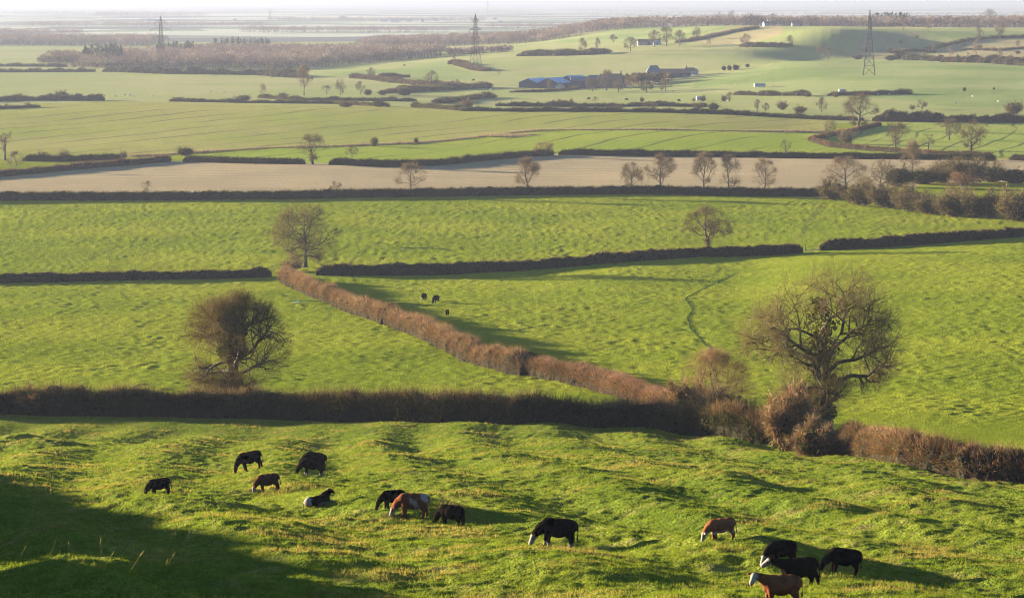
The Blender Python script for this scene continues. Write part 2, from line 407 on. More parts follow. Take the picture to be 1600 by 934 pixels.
FIELDS = [   # (material index, outline in photo pixels)
 (2, [(-300, 318), (0, 312), (400, 310), (800, 304), (1000, 300), (1290, 303), (1400, 292), (1800, 280), (1800, 254), (1360, 247), (1100, 241), (870, 239), (800, 247), (700, 258), (500, 257), (280, 251), (130, 262), (0, 273), (-300, 290)]),
 (1, [(1400, 318), (1440, 286), (1800, 276), (1800, 330)]),
 (3, [(285, 250), (310, 240), (480, 228), (760, 215), (840, 206), (1290, 205), (1265, 221), (1290, 229), (1400, 237), (1420, 247), (1100, 241), (870, 239), (800, 247), (700, 257), (500, 257)]),
 (4, [(-300, 252), (0, 250), (200, 247), (270, 240), (300, 237), (700, 220), (770, 212), (830, 203), (1285, 206), (1310, 190), (1200, 182), (1000, 175), (800, 172), (400, 163), (150, 158), (0, 170), (-300, 178)]),
 (5, [(1290, 227), (1265, 221), (1300, 211), (1370, 197), (1420, 192), (1800, 192), (1800, 252), (1560, 247), (1400, 238)]),
 (7, [(1080, 140), (1090, 122), (1180, 108), (1320, 94), (1400, 94), (1600, 100), (1800, 102), (1800, 165), (1500, 168), (1330, 150), (1200, 142)]),
 (7, [(420, 120), (690, 98), (730, 112), (760, 122), (640, 128), (520, 118)]),
 (8, [(1340, 75), (1360, 50), (1440, 50), (1400, 80), (1380, 92), (1330, 92)]),
 (8, [(1460, 92), (1460, 80), (1520, 66), (1600, 58), (1800, 56), (1800, 100), (1600, 100)]),
 (7, [(1360, 47), (1800, 45), (1800, 56), (1600, 57), (1500, 62), (1440, 50)]),
 (8, [(1070, 62), (1150, 44), (1250, 40), (1220, 55), (1180, 66), (1110, 72)]),
 (7, [(830, 66), (930, 55), (1040, 39), (1160, 38), (1130, 46), (1060, 58), (1000, 62), (930, 70)]),
]

def build_ground():
    fine = np.arange(-70, 1671, 1.75)
    side = 1.75 * 1.09 ** np.arange(1, 75); side = np.cumsum(side)
    side = side[side < 9000]
    cols_u = np.concatenate([(-70 - side)[::-1], fine, 1670 + side])
    rows = [-26.0]
    while rows[-1] < 62: rows.append(rows[-1] + 2.0)
    while rows[-1] < 300: rows.append(rows[-1] + max(0.2, 0.0016 * rows[-1]))
    while rows[-1] < 660: rows.append(rows[-1] * 1.0017)
    while rows[-1] < 900: rows.append(rows[-1] * 1.0028)
    while rows[-1] < 4000: rows.append(rows[-1] * 1.006)
    while rows[-1] < 65000: rows.append(rows[-1] * 1.04)
    rows = np.array(rows)
    Y0 = 30.0
    X = (cols_u[None, :] - 800) / F_PX * (rows[:, None] + Y0 * (rows[:, None] < 1e9))
    # bearing lines fan out from a point behind the camera; correct to keep columns on the frame
    Y = np.repeat(rows[:, None], len(cols_u), 1)
    Z = ground_z(X, Y)
    nr, nc = X.shape
    verts = np.stack([X, Y, Z], -1).reshape(-1, 3)
    i = np.arange((nr - 1) * nc).reshape(nr - 1, nc)[:, :-1]
    faces = np.stack([i, i + 1, i + 1 + nc, i + nc], -1).reshape(-1, 4)
    cx = (X[:-1, :-1] + X[1:, 1:]).ravel() / 2; cy = (Y[:-1, :-1] + Y[1:, 1:]).ravel() / 2
    hx, hy = np.array([hit(u, v) for u, v in [(-300, 652), (0, 648), (200, 652), (420, 655), (600, 660), (800, 662), (1000, 668), (1180, 690), (1300, 705), (1400, 730), (1500, 745), (1600, 758), (1900, 790)]]).T
    mat = np.zeros(len(cx), np.int32)
    mat[cy > np.interp(cx, hx, hy)] = 1
    px, py = np.array([hit(u, v) for u, v in [(-300, 318), (0, 314), (400, 312), (800, 306), (1000, 302), (1290, 306), (1900, 345)]]).T
    mat[cy > np.interp(cx, px, py)] = 1
    mat[cy > 1450] = 6
    mat[cy > 4300] = 9
    for k, poly in FIELDS:
        P = np.array([hit(u, v) for u, v in poly])
        sel = np.where((cx > P[:, 0].min()) & (cx < P[:, 0].max()) & (cy > P[:, 1].min()) & (cy < P[:, 1].max()))[0]
        qx, qy = cx[sel], cy[sel]; ins = np.zeros(len(sel), bool)
        for (x1, y1), (x2, y2) in zip(P, np.roll(P, -1, 0)):
            c = (y1 > qy) != (y2 > qy)
            ins ^= c & (qx < (x2 - x1) * (qy - y1) / (y2 - y1 + 1e-12) + x1)
        mat[sel[ins]] = k
    me = new_mesh('ground', verts, [faces], FIELD_MATS, mat, True)
    o = link('ground', me)
    tag(o, kind='structure')
build_ground()

# ------------------------------------------------------------------ haze
def build_haze():
    m, nt, out = base_mat('valley_haze')
    p = N(nt, 'ShaderNodeVolumePrincipled')
    p.inputs['Color'].default_value = (0.088, 0.095, 0.121, 1)
    p.inputs['Density'].default_value = 0.000085
    p.inputs['Anisotropy'].default_value = 0.3
    nt.links.new(p.outputs[0], out.inputs['Volume'])
    x0, x1, y0, y1, z0, z1 = -60000, 60000, -2000, 70000, -3.0, CAM_Z + 8.0
    v = [(x, y, z) for z in (z0, z1) for x, y in ((x0, y0), (x1, y0), (x1, y1), (x0, y1))]
    f = [(0, 3, 2, 1), (4, 5, 6, 7), (0, 1, 5, 4), (1, 2, 6, 5), (2, 3, 7, 6), (3, 0, 4, 7)]
    tag(link('haze', new_mesh('haze', v, [f], m)), 'pale winter haze lying over the whole vale', 'haze', kind='stuff')
build_haze()

# ------------------------------------------------------------------ plants: building blocks
def unit(a):
    return a / (np.linalg.norm(a, axis=-1, keepdims=True) + 1e-9)
def slivers(p, d, L, w, r):
    """thin triangles: base point p, direction d, length L, half-width w"""
    side = unit(np.cross(d, unit(r.normal(size=p.shape))))
    L = np.asarray(L)[:, None]; w = np.asarray(w)[:, None]
    v = np.stack([p - side * w, p + side * w, p + d * L], 1).reshape(-1, 3)
    return v, np.arange(len(v)).reshape(-1, 3)
def leaves(p, size, r, up=0.3):
    """small four-sided leaves or leaf sprays"""
    n = unit(r.normal(size=p.shape) + np.array((0, 0, up)))
    a = unit(np.cross(n, unit(r.normal(size=p.shape)))); b = np.cross(n, a)
    s = np.asarray(size)[:, None]
    v = np.stack([p - a * s, p - b * s * 0.55, p + a * s, p + b * s * 0.55], 1).reshape(-1, 3)
    return v, np.arange(len(v)).reshape(-1, 4)
class Geo:
    def __init__(s): s.v, s.f, s.m, s.c, s.n = [], [], [], [], 0
    def add(s, v, f, mat=0, tint=None):
        v = np.asarray(v, float)
        s.v.append(v); s.f.append(np.asarray(f) + s.n); s.m.append(np.full(len(f), mat)); s.n += len(v)
        t = np.ones((len(v), 3)) if tint is None else np.broadcast_to(np.asarray(tint, float), (len(v), 3))
        s.c.append(t)
    def tube(s, pts, rad, n, mat=0, tint=None):
        pts = np.asarray(pts, float); rad = np.asarray(rad, float)
        t = unit(np.gradient(pts, axis=0))
        ref = np.where(np.abs(t[:, 2:3]) > 0.9, np.array([[1.0, 0, 0]]), np.array([[0, 0, 1.0]]))
        a = unit(np.cross(t, ref)); b = np.cross(t, a)
        ph = np.arange(n) * 2 * np.pi / n
        ring = pts[:, None] + rad[:, None, None] * (np.cos(ph)[None, :, None] * a[:, None] + np.sin(ph)[None, :, None] * b[:, None])
        k = len(pts); i = np.arange(k - 1)[:, None] * n; j = np.arange(n)[None]; j2 = (j + 1) % n
        f = np.stack([i + j, i + j2, i + n + j2, i + n + j], -1).reshape(-1, 4)
        s.add(ring.reshape(-1, 3), f, mat, tint)
    def box(s, c, size, mat=0, tint=None, rot=0.0):
        x, y, z = np.asarray(size) / 2.0
        v = np.array([(a, b, d) for d in (-z, z) for a, b in ((-x, -y), (x, -y), (x, y), (-x, y))])
        cs, sn = math.cos(rot), math.sin(rot)
        v = np.stack([v[:, 0] * cs - v[:, 1] * sn, v[:, 0] * sn + v[:, 1] * cs, v[:, 2]], 1) + np.asarray(c)
        s.add(v, np.array([(0, 3, 2, 1), (4, 5, 6, 7), (0, 1, 5, 4), (1, 2, 6, 5), (2, 3, 7, 6), (3, 0, 4, 7)]), mat, tint)
    def bar(s, a, b, r, mat=0, tint=None, n=4):
        s.tube([a, b], [r, r], n, mat, tint)
    def mesh(s, name, mats, smooth=False):
        by = {}
        order = []
        for f, m in zip(s.f, s.m):
            by.setdefault(f.shape[1], []).append((f, m))
        faces = [np.concatenate([f for f, _ in l]) for l in by.values()]
        fm = np.concatenate([m for l in by.values() for _, m in l])
        me = new_mesh(name, np.concatenate(s.v), faces, mats, fm, smooth)
        vcol(me, 'tint', np.concatenate(s.c))
        return me

BARK = plain_mat('bark', (0.016, 0.013, 0.009), (0.040, 0.032, 0.020), 3.0, 0.9, 0.05, 0.05)
TWIG = attr_mat('bare_twigs', 'tint', 0.12)
LEAF = attr_mat('leaf_sprays', 'tint', 0.25)
CORE = plain_mat('hedge_depth', (0.006, 0.0055, 0.0035), (0.012, 0.010, 0.006), 1.5, 0.95, 0.0, 0.0)  # near-black: the shade of the hedge sides put into the core colour
BROWN, RUST, OLIVE, PALE, IVY, PURPLE = (np.array(c) for c in (
    (0.056, 0.037, 0.020), (0.086, 0.039, 0.021), (0.034, 0.031, 0.010), (0.085, 0.064, 0.036), (0.012, 0.017, 0.005), (0.052, 0.034, 0.027)))
def tints(n, r, cols, weights, spread=0.25):
    k = r.choice(len(cols), n, p=np.asarray(weights) / np.sum(weights))
    return np.asarray(cols)[k] * (1 + spread * r.normal(size=(n, 1))).clip(0.4, 1.8)

def grow_tree(seed, H, W, low, trunk_r, n1=9, n2=7, n3=5, k4=3, k5=2, gnarl=0.22, up=0.05, lean=(0, 0), spread=(0.9, 1.35), tw=1.0, ivy=0.0, twig_cols=None, fork=0.62, squash=0.9, lobes=1.0):
    """a bare winter tree; returns (trunk Geo, crown Geo, ivy Geo or None)"""
    r = np.random.default_rng(seed)
    T, C = Geo(), Geo()
    c0 = np.array((lean[0] * H * 0.5, lean[1] * H * 0.5, H * (low + 1) / 2)); er = np.array((W / 2, W / 2 * squash, H * (1 - low) / 2))
    lob = r.normal(size=(7, 3)); lob = unit(lob); la = r.uniform(-0.12, 0.08, 7) * lobes
    def outside(p):
        q = (p - c0) / er; n = np.linalg.norm(q)
        lim = 1.0 + float(np.sum(la * np.clip((lob @ (q / (n + 1e-6)) - 0.5) * 2, 0, 1)))
        return n > lim
    def reach(p, d):
        t = 0.0
        while t < H * 1.2 and not outside(p + d * (t + H * 0.04)): t += H * 0.04
        return max(t, H * 0.03)
    tips = []
    def branch(p, d, L, rad, lev):
        ns = (9, 8, 6, 4)[lev]
        pts, ds = [p], [d]
        g = gnarl * (0.35, 1.0, 1.2, 1.3)[lev]
        for i in range(ns):
            d = d + g * r.normal(size=3) + np.array((0, 0, up * (0.5 if lev == 0 else 1.0)))
            if lev == 0: d = d + np.array((lean[0], lean[1], 0.9)) * 0.3
            d = d / np.linalg.norm(d)
            q = pts[-1] + d * (L / ns)
            if lev >= 1 and i > 0 and outside(q): break
            pts.append(q); ds.append(d)
        if len(pts) < 2: return
        k = len(pts)
        taper = np.linspace(1, 0.42 if lev == 0 else 0.26, k) ** (1.0 if lev == 0 else 0.8)
        rads = rad * taper
        if lev == 0: rads[0] *= 1.5; rads[1] *= 1.1
        (T if lev <= 1 else C).tube(pts, rads, (10, 6, 4, 3)[lev], 0 if lev <= 1 else 1, None if lev <= 1 else np.array((0.026, 0.020, 0.013)))
        if lev >= 2:
            for i in range(1 if lev == 3 else k // 2, k): tips.append((pts[i], ds[i], lev))
        if lev == 3: return
        nch = (n1, n2, n3)[lev]
        az = r.uniform(0, 6.28)
        for j in range(nch):
            t = ((0.42 if lev == 1 else 0.2) + (0.58 if lev == 1 else 0.8) * (j + r.uniform(0.2, 0.9)) / nch) if lev else (0.30 + 0.70 * (j + 0.6) / nch)
            f = t * (k - 1); i = min(int(f), k - 2); a = f - i
            q = pts[i] * (1 - a) + pts[i + 1] * a; dd = ds[min(i + 1, k - 1)]
            az += 2.4 + r.normal() * (0.1 if lev == 0 else 0.3)
            e1 = np.cross(dd, (0.3, 0.2, 0.9)); e1 /= np.linalg.norm(e1) + 1e-6; e2 = np.cross(dd, e1)
            if lev == 0: an = spread[1] + (spread[0] - spread[1]) * ((j + 0.5) / nch) ** 1.3 + r.normal() * 0.08
            else: an = r.uniform(0.55, 1.15)
            nd = math.cos(an) * dd + math.sin(an) * (math.cos(az) * e1 + math.sin(az) * e2)
            R_ = reach(q, nd)
            LL = R_ * r.uniform(0.86, 1.02) if lev == 0 else min(R_, L * r.uniform(0.42, 0.72))
            rr = rads[min(i, k - 1)] * ((0.52, 0.62, 0.6)[lev]) * r.uniform(0.8, 1.1)
            branch(q, nd, LL, max(rr, 0.012 * tw * H / 12), lev + 1)
    tl = (low + fork * (1 - low)) * H
    branch(np.zeros(3) - np.array((0, 0, 0.2)), unit(np.array((lean[0], lean[1], 1.0))), tl, trunk_r, 0)
    P = np.array([t[0] for t in tips]); D = np.array([t[1] for t in tips])
    cols = twig_cols if twig_cols is not None else [BROWN * 0.85, OLIVE * 0.9, PURPLE * 0.8]
    def spray(P, D, k, l0, l1, w, bend):
        p = np.repeat(P, k, 0); d = unit(np.repeat(D, k, 0) + bend * r.normal(size=p.shape) + np.array((0, 0, 0.12)))
        L = r.uniform(l0, l1, len(p)) * H / 12
        v, f = slivers(p, d, L, np.full(len(p), w * tw * H / 12), r)
        C.add(v, f, 1, np.repeat(tints(len(p), r, cols, [1] * len(cols)), 3, 0))
        return p + d * (L * r.uniform(0.3, 0.9, len(p)))[:, None], d
    p4, d4 = spray(P, D, k4, 0.6, 1.5, 0.015, 0.75)
    if k5: spray(p4, d4, k5, 0.4, 1.0, 0.010, 0.8)
    I = None
    if ivy:
        I = Geo()
        n = int(2600 * ivy)
        z = r.uniform(0.02, 0.80, n) ** 0.85 * H
        th = r.uniform(0, 6.28, n); rr = (0.25 + 0.75 * r.random(n) ** 0.5) * (0.055 + 0.085 * np.exp(-((z / H - 0.62) / 0.13) ** 2) * (1 if ivy > 1 else 0.3) + 0.03 * np.sin(z * 2.1)) * H
        v, f = leaves(np.stack([lean[0] * z + rr * np.cos(th), lean[1] * z + rr * np.sin(th), z], 1), r.uniform(0.10, 0.24, n) * H / 14, r)
        I.add(v, f, 0, np.repeat(tints(n, r, [IVY, IVY * 1.5, OLIVE], [3, 2, 1 if ivy > 1 else 5]), 4, 0))
    return T, C, I

def grow_bush(seed, H, W, n=900, cols=(BROWN, OLIVE), dense=0.5, upright=0.6):
    r = np.random.default_rng(seed)
    g = Geo()
    k = 34
    th = r.uniform(0, 6.28, k); ti = r.uniform(0.05, 1.0, k) ** 0.8 * (1.15 - upright * 0.6)
    d = np.stack([np.cos(th) * np.sin(ti), np.sin(th) * np.sin(ti), np.cos(ti)], 1)
    L = 1.0 / np.sqrt((d[:, 0]**2 + d[:, 1]**2) / (W / 2)**2 + d[:, 2]**2 / H**2) * r.uniform(0.55, 1.15, k)
    p0 = np.stack([np.cos(th), np.sin(th), 0 * th], 1) * r.uniform(0, 0.12 * W, k)[:, None]
    v, f = slivers(p0, d, L, np.full(k, 0.028 * H / 4), r)
    g.add(v, f, 0, np.repeat(tints(k, r, cols, [1] * len(cols)), 3, 0))
    i = r.integers(0, k, n); t = r.uniform(0.18, 0.98, n)
    p = p0[i] + d[i] * (L[i] * t)[:, None]
    dd = unit(d[i] + 0.75 * r.normal(size=(n, 3)) + np.array((0, 0, 0.25)))
    ll = r.uniform(0.12, 0.32, n) * H
    v, f = slivers(p, dd, ll, np.full(n, 0.0065 * H), r)
    g.add(v, f, 0, np.repeat(tints(n, r, cols, [1] * len(cols)), 3, 0))
    m = int(n * 2.4)
    i = r.integers(0, n, m)
    p2 = p[i] + dd[i] * (ll[i] * r.uniform(0.2, 0.9, m))[:, None]
    d2 = unit(dd[i] + 0.7 * r.normal(size=(m, 3)))
    v, f = slivers(p2, d2, r.uniform(0.06, 0.16, m) * H, np.full(m, 0.0042 * H), r)
    g.add(v, f, 0, np.repeat(tints(m, r, cols, [1] * len(cols)), 3, 0))
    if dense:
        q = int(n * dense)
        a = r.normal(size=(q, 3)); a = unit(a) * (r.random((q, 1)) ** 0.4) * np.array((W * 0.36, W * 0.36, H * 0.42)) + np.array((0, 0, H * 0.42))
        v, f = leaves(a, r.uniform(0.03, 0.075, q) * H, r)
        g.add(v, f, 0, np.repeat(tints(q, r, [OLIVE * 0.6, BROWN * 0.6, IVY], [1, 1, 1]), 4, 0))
    return g

# ------------------------------------------------------------------ hedges
def hedge(pix, h, w, label, cols=(BROWN, OLIVE), wts=None, name='hedge', dens=1.0, group=None, shift=0.5, bump=0.24, leafy=0.3, tall=0.6, h_end=None, trim=False, fringe=0.0):
    pts = world_line(pix)
    d_mean = float(pts[:, 1].mean())
    step = max(0.5, d_mean / 900)
    c, s = resample(pts, step)
    tan = unit(np.gradient(c, axis=0)); nor = np.stack([-tan[:, 1], tan[:, 0]], 1)
    if nor[:, 1].mean() < 0: nor = -nor                # away from the camera side of the line
    c = c + nor * (w * shift)
    # soft meander and uneven height
    hh = (h if h_end is None else np.linspace(h, h_end, len(c))) * (1 + bump * perlin(s / 7.0, s * 0 + len(pix) * 7.7, 21) + bump * 0.8 * perlin(s / 2.3, s * 0 + 3.1, 22))
    hh = hh * np.clip(0.45 + np.minimum(s, s[-1] - s) / (1.3 * h), 0.45, 1)
    if d_mean > 1300:
        h *= 0.85; hh = hh * 0.85
        hh = hh * (0.92 + 0.5 * np.maximum(perlin(s / 13.0, s * 0 + pts[0, 0] * 0.17, 26), -0.45) + 0.3 * perlin(s / 5.0, s * 0 + pts[0, 0], 27))
    ww = w * (1 + 0.2 * perlin(s / 5.0, s * 0 + 9.4, 23)) * np.clip(hh / h, 0.3, 1.6) ** 0.7
    o0 = np.array((c[:, 0].mean(), c[:, 1].mean(), 0.0)); o0[2] = float(ground_z(o0[0], o0[1]))
    ang = np.linspace(-2.0, 2.0, 11)
    prof = np.stack([np.sin(ang.clip(-1.57, 1.57)) * 0.42, np.where(np.abs(ang) < 1.57, 0.40 + 0.48 * np.cos(ang), 0.40 - (np.abs(ang) - 1.57) * 1.06)], 1)
    gz = ground_z(c[:, 0], c[:, 1])
    r = np.random.default_rng(int(abs(pts[0, 0]) * 13 + pts[0, 1]) % 100000)
    k = len(prof); n = len(c)
    S2, A2 = np.meshgrid(s, np.arange(k), indexing='ij')
    lump = 1 + 0.20 * perlin(S2 / 1.6, A2 * 0.55 + pts[0, 0] * 0.37, 24) + 0.16 * perlin(S2 / 0.7, A2 * 0.9 + 5.2, 25) + 0.05 * r.normal(size=(n, k))
    off = prof[None, :, 0] * ww[:, None] * lump; zz = prof[None, :, 1] * hh[:, None] * np.where(np.arange(k)[None] % (k - 1) == 0, 1, lump)
    V = np.concatenate([c[:, None] + nor[:, None] * off[..., None], (gz[:, None] + zz)[..., None]], -1) - o0
    i = np.arange(n - 1)[:, None] * k; j = np.arange(k - 1)[None]
    F = np.stack([i + j, i + j + 1, i + k + j + 1, i + k + j], -1).reshape(-1, 4)
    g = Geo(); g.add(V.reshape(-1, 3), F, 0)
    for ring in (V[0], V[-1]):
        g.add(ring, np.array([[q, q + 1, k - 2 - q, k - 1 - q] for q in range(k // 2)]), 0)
    # twigs all over the surface, longest along the top
    sc = max(1.0, d_mean / 520.0)
    nt = int(min(90000, dens * s[-1] * (h * 2 + w) * 48 / sc ** 1.7))
    q = r.uniform(0, n - 1.001, nt); iq = q.astype(int); a = (q - iq)[:, None]
    cc = c[iq] * (1 - a) + c[iq + 1] * a; nn = nor[iq]; hq = hh[iq]; wq = ww[iq]; gq = gz[iq] * (1 - a[:, 0]) + gz[iq + 1] * a[:, 0]
    ph = r.uniform(-1.75, 1.75, nt); ph = np.where(r.random(nt) < 0.25, ph * 0.4, ph)
    rad = r.uniform(0.72, 1.0, nt)
    ox = np.sin(ph.clip(-1.57, 1.57)) * 0.5 * wq * rad; oz = np.where(np.abs(ph) < 1.57, 0.42 + 0.55 * np.cos(ph), r.uniform(0.05, 0.45, nt)) * hq * rad
    p = np.concatenate([cc + nn * ox[:, None], (gq + oz)[:, None]], 1) - o0
    dr = np.concatenate([nn * np.sin(ph)[:, None] * 0.8, (0.35 + 0.9 * np.clip(np.cos(ph), 0, 1))[:, None]], 1)
    dr = unit(dr + 0.45 * r.normal(size=dr.shape))
    L = r.uniform(0.25, 0.75, nt) * (0.7 if trim else 1.0) * (1 + tall * np.clip(np.cos(ph), 0, 1) * r.random(nt)) * sc ** 0.45
    v, f = slivers(p, dr, L, np.full(nt, 0.017 * sc), r)
    cw = wts or [1] * len(cols)
    tn = tints(nt, r, cols, cw)
    if fringe:
        tf = tints(nt, r, [PALE * 1.15, RUST * 1.15, BROWN * 1.3], [2, 2, 2])
        tn = np.where(((np.abs(ph) < 0.75) & (r.random(nt) < fringe))[:, None], tf, tn)  # tawny top growth, tinted brighter for its sunlit look
    zone = 0.8 + 0.5 * perlin(p[:, 0] / 6, p[:, 1] / 6, 31)[:, None]
    tn = tn * zone.clip(0.5, 1.4)
    g.add(v, f, 1, np.repeat(tn, 3, 0))
    nl = int(nt * leafy)
    if nl:
        ii = r.integers(0, nt, nl)
        v, f = leaves(p[ii] + 0.1 * r.normal(size=(nl, 3)), r.uniform(0.06, 0.15, nl) * sc, r)
        g.add(v, f, 1, np.repeat(tints(nl, r, [IVY * 1.3, OLIVE * 0.7, BROWN * 0.7], [1, 1, 1]), 4, 0))
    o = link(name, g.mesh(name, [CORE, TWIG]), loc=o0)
    return tag(o, label, 'hedge', group)

H = 'field hedges'
DK = (BROWN, OLIVE * 0.8, IVY * 1.6)
hedge([(-160, 650), (0, 648), (200, 652), (420, 655), (600, 660), (800, 662), (1000, 668), (1100, 678), (1178, 690)], 2.9, 3.2, 'long dark hedge across the foot of the cattle pasture, passing under the ivy-clad tree', (BROWN * 0.55, OLIVE * 0.5, IVY), [3, 3, 4], shift=0.5, leafy=0.6, tall=1.8, fringe=0.6, h_end=2.7, dens=1.5, group=H)  # twig tints darkened to put the shade of its front into the colour
hedge([(1296, 706), (1400, 732), (1500, 747), (1600, 759), (1760, 778)], 2.7, 3.0, 'brown sunlit hedge running to the right from the big oak with mossy trunk', (BROWN * 1.2, RUST * 1.25, PALE), [3, 3, 2], leafy=0.35, tall=0.6, dens=1.5, group=H)
hedge([(432, 437), (520, 480), (640, 525), (740, 570), (802, 588)], 2.7, 3.2, 'long rust-brown hedge running diagonally down between two lush meadows', (RUST * 1.5, BROWN * 1.3, PALE * 1.2), [4, 3, 3], leafy=0.15, tall=1.5, dens=1.7, bump=0.32, group=H)
hedge([(812, 586), (900, 602), (960, 622), (1010, 640), (1062, 660)], 2.4, 3.0, 'shorter reddish hedge carrying the diagonal on to the pale thicket', (RUST * 1.4, BROWN * 1.3, PURPLE * 1.6), [4, 3, 3], leafy=0.25, tall=0.8, dens=1.7, group=H)
hedge([(-160, 443), (0, 442), (200, 439), (426, 433)], 2.0, 2.2, 'low dark trimmed hedge ending at the top of the rust-brown diagonal hedge', DK, fringe=0.5, leafy=0.3, group=H, trim=True)
hedge([(494, 431), (700, 429), (900, 416), (1080, 403), (1256, 396)], 2.5, 2.4, 'dark trimmed hedge under the lone spreading oak, ending at the muddy gap', DK, fringe=0.5, leafy=0.3, group=H, trim=True, bump=0.2)
hedge([(1282, 392), (1400, 386), (1500, 379), (1600, 371), (1760, 362)], 2.6, 2.5, 'dark trimmed hedge starting right of the muddy gap', DK, fringe=0.5, leafy=0.3, group=H, trim=True, bump=0.2)
hedge([(-160, 318), (0, 315), (400, 312), (800, 306), (1000, 303), (1290, 307)], 2.7, 2.6, 'dark hedge along the near edge of the brown stubble field, with slim trees in it', DK, group=H, bump=0.12)
hedge([(-160, 284), (0, 275), (130, 263), (270, 252)], 2.2, 2.6, 'brown hedge slanting along the far left edge of the stubble field', (BROWN, RUST, PURPLE), group=H)
hedge([(284, 253), (400, 257), (474, 259)], 2.2, 2.4, 'short dark hedge between the bushy hummock and the round oak', DK, group=H)
hedge([(512, 260), (620, 263), (700, 259), (790, 248), (868, 241)], 2.4, 2.6, 'dark hedge bending from the round oak to the low spreading tree', DK, group=H)
hedge([(872, 241), (1100, 243), (1360, 249), (1555, 254)], 2.4, 2.6, 'long straight dark hedge along the far edge of the stubble field', DK, group=H)
hedge([(1575, 252), (1620, 254), (1760, 256)], 2.2, 2.6, 'dark hedge stub at the far right end of the stubble field', DK, group=H)
hedge([(34, 251), (110, 251), (190, 249)], 2.4, 3.0, 'dark hedge below the pale striped crop, left of the stubble corner', DK, group=H)
hedge([(1372, 197), (1300, 212), (1262, 222), (1292, 230), (1400, 238), (1450, 243), (1550, 247)], 2.0, 2.2, 'reddish hedge curving like a hook round the corner of the striped crop', (RUST, BROWN, PURPLE), [4, 2, 1], group=H, trim=True)
hedge([(1362, 191), (1450, 192), (1600, 192), (1760, 191)], 5.6, 7.0, 'tall dark overgrown hedge behind the striped crop, right of the big thorny clump', (PURPLE * 0.8, BROWN * 0.7, OLIVE * 0.7), group=H, bump=0.22)
hedge([(262, 159), (400, 162), (520, 164), (600, 168)], 2.2, 4, 'dark hedge along the top of the pale striped crop, left half', DK, group=H, bump=0.25)
hedge([(640, 169), (720, 173), (800, 174), (1000, 176), (1200, 183), (1345, 190)], 2.6, 5, 'dark hedge along the top of the pale striped crop, right half', DK, group=H, bump=0.3)
hedge([(400, 153), (470, 157), (530, 158), (648, 160)], 2.4, 5, 'broken hedge just below the tall feathery tree', DK, group=H, bump=0.4)
hedge([(690, 163), (730, 158), (780, 152)], 3.0, 7, 'thick dark hedge end below the rounded farm-side thicket', DK, group=H, bump=0.4)
hedge([(775, 166), (830, 166), (1000, 166), (1100, 168)], 3.0, 7, 'dark hedge below the farm cattle paddock', DK, group=H, bump=0.4)
hedge([(-160, 164), (0, 159), (80, 158), (165, 157)], 4.0, 9, 'dark hedge with bushes on the left edge behind the striped crop', DK, group=H, bump=0.4)
hedge([(-140, 174), (0, 170), (66, 167)], 1.8, 4, 'low dark hedge in the lower left corner of the far meadow', DK, group=H, bump=0.4)
hedge([(-160, 114), (0, 113), (148, 113)], 3.4, 12, 'dark hedge line left of the big wood', DK, group=H, bump=0.5)
hedge([(152, 113), (250, 116), (400, 118), (455, 122)], 4.6, 16, 'bushy hedge along the foot of the big wood', DK, group=H, bump=0.6)
hedge([(-160, 104), (0, 105), (100, 106)], 3.0, 9, 'second dark hedge farther behind, left of the big wood', DK, group=H, bump=0.5)
hedge([(540, 122), (600, 128), (660, 134), (700, 137)], 3.6, 10, 'purplish hedge slanting down from the copse to the round bare tree', (PURPLE, BROWN), group=H, bump=0.4)
hedge([(586, 122), (640, 121)], 3.2, 8, 'short dark hedge behind the purplish slanting hedge', DK, group=H, bump=0.4)
hedge([(618, 147), (660, 144), (740, 139), (775, 137)], 4.0, 14, 'rounded dark thicket hedge left of the farm lane', (PURPLE, BROWN, OLIVE), group=H, bump=0.4)
hedge([(700, 101), (725, 107), (748, 112)], 3.6, 12, 'purplish hedge slanting towards the foot of the middle pylon', (PURPLE, BROWN), group=H, bump=0.4)
hedge([(800, 89), (880, 87), (930, 85), (962, 82)], 5.5, 20, 'dark belt of bushes behind the sloping field above the farm', DK, group=H, bump=0.6)
hedge([(800, 146), (848, 144), (872, 142), (908, 138)], 1.7, 3, 'low hedge slanting up to the farm barns', (BROWN, OLIVE), group=H, bump=0.5)
hedge([(1142, 149), (1190, 150), (1258, 151)], 3.0, 6, 'dark straight hedge below the pylon field, left of the lane bushes', DK, group=H)
hedge([(1294, 151), (1340, 150), (1428, 147)], 3.0, 6, 'dark straight hedge below the pylon field, above the thorny clump', DK, group=H)
hedge([(1450, 80), (1475, 74), (1510, 67), (1540, 62)], 2.6, 8, 'dark hedge climbing the rough hillside to the lone hill oak', DK, group=H)
hedge([(1540, 62), (1570, 60), (1640, 57)], 3.0, 10, 'dark hedge on the hill to the right of the lone hill oak', DK, group=H)
hedge([(1065, 67), (1110, 60), (1150, 50), (1190, 44)], 2.6, 10, 'thin hedge climbing from the farm copse to the white hill cottage', (PURPLE, BROWN), group=H)
hedge([(1040, 34), (1090, 34), (1140, 33)], 3.4, 14, 'dark hedge along the skyline behind the pale green hill field', DK, group=H, bump=0.5)
hedge([(1150, 74), (1200, 75), (1240, 74)], 4.0, 14, 'dark hedge at the foot of the shaded hill face', DK, group=H, bump=0.5)
hedge([(1380, 94), (1420, 95), (1460, 96)], 4.5, 14, 'bushy hedge in the hollow right of the near pylon', (PURPLE, BROWN, OLIVE), group=H, bump=0.6)
hedge([(1462, 97), (1530, 99), (1600, 102), (1680, 103)], 5.0, 14, 'bushy hedge along the edge of the rough tan hillside', (PURPLE, BROWN, RUST), group=H, bump=0.6)
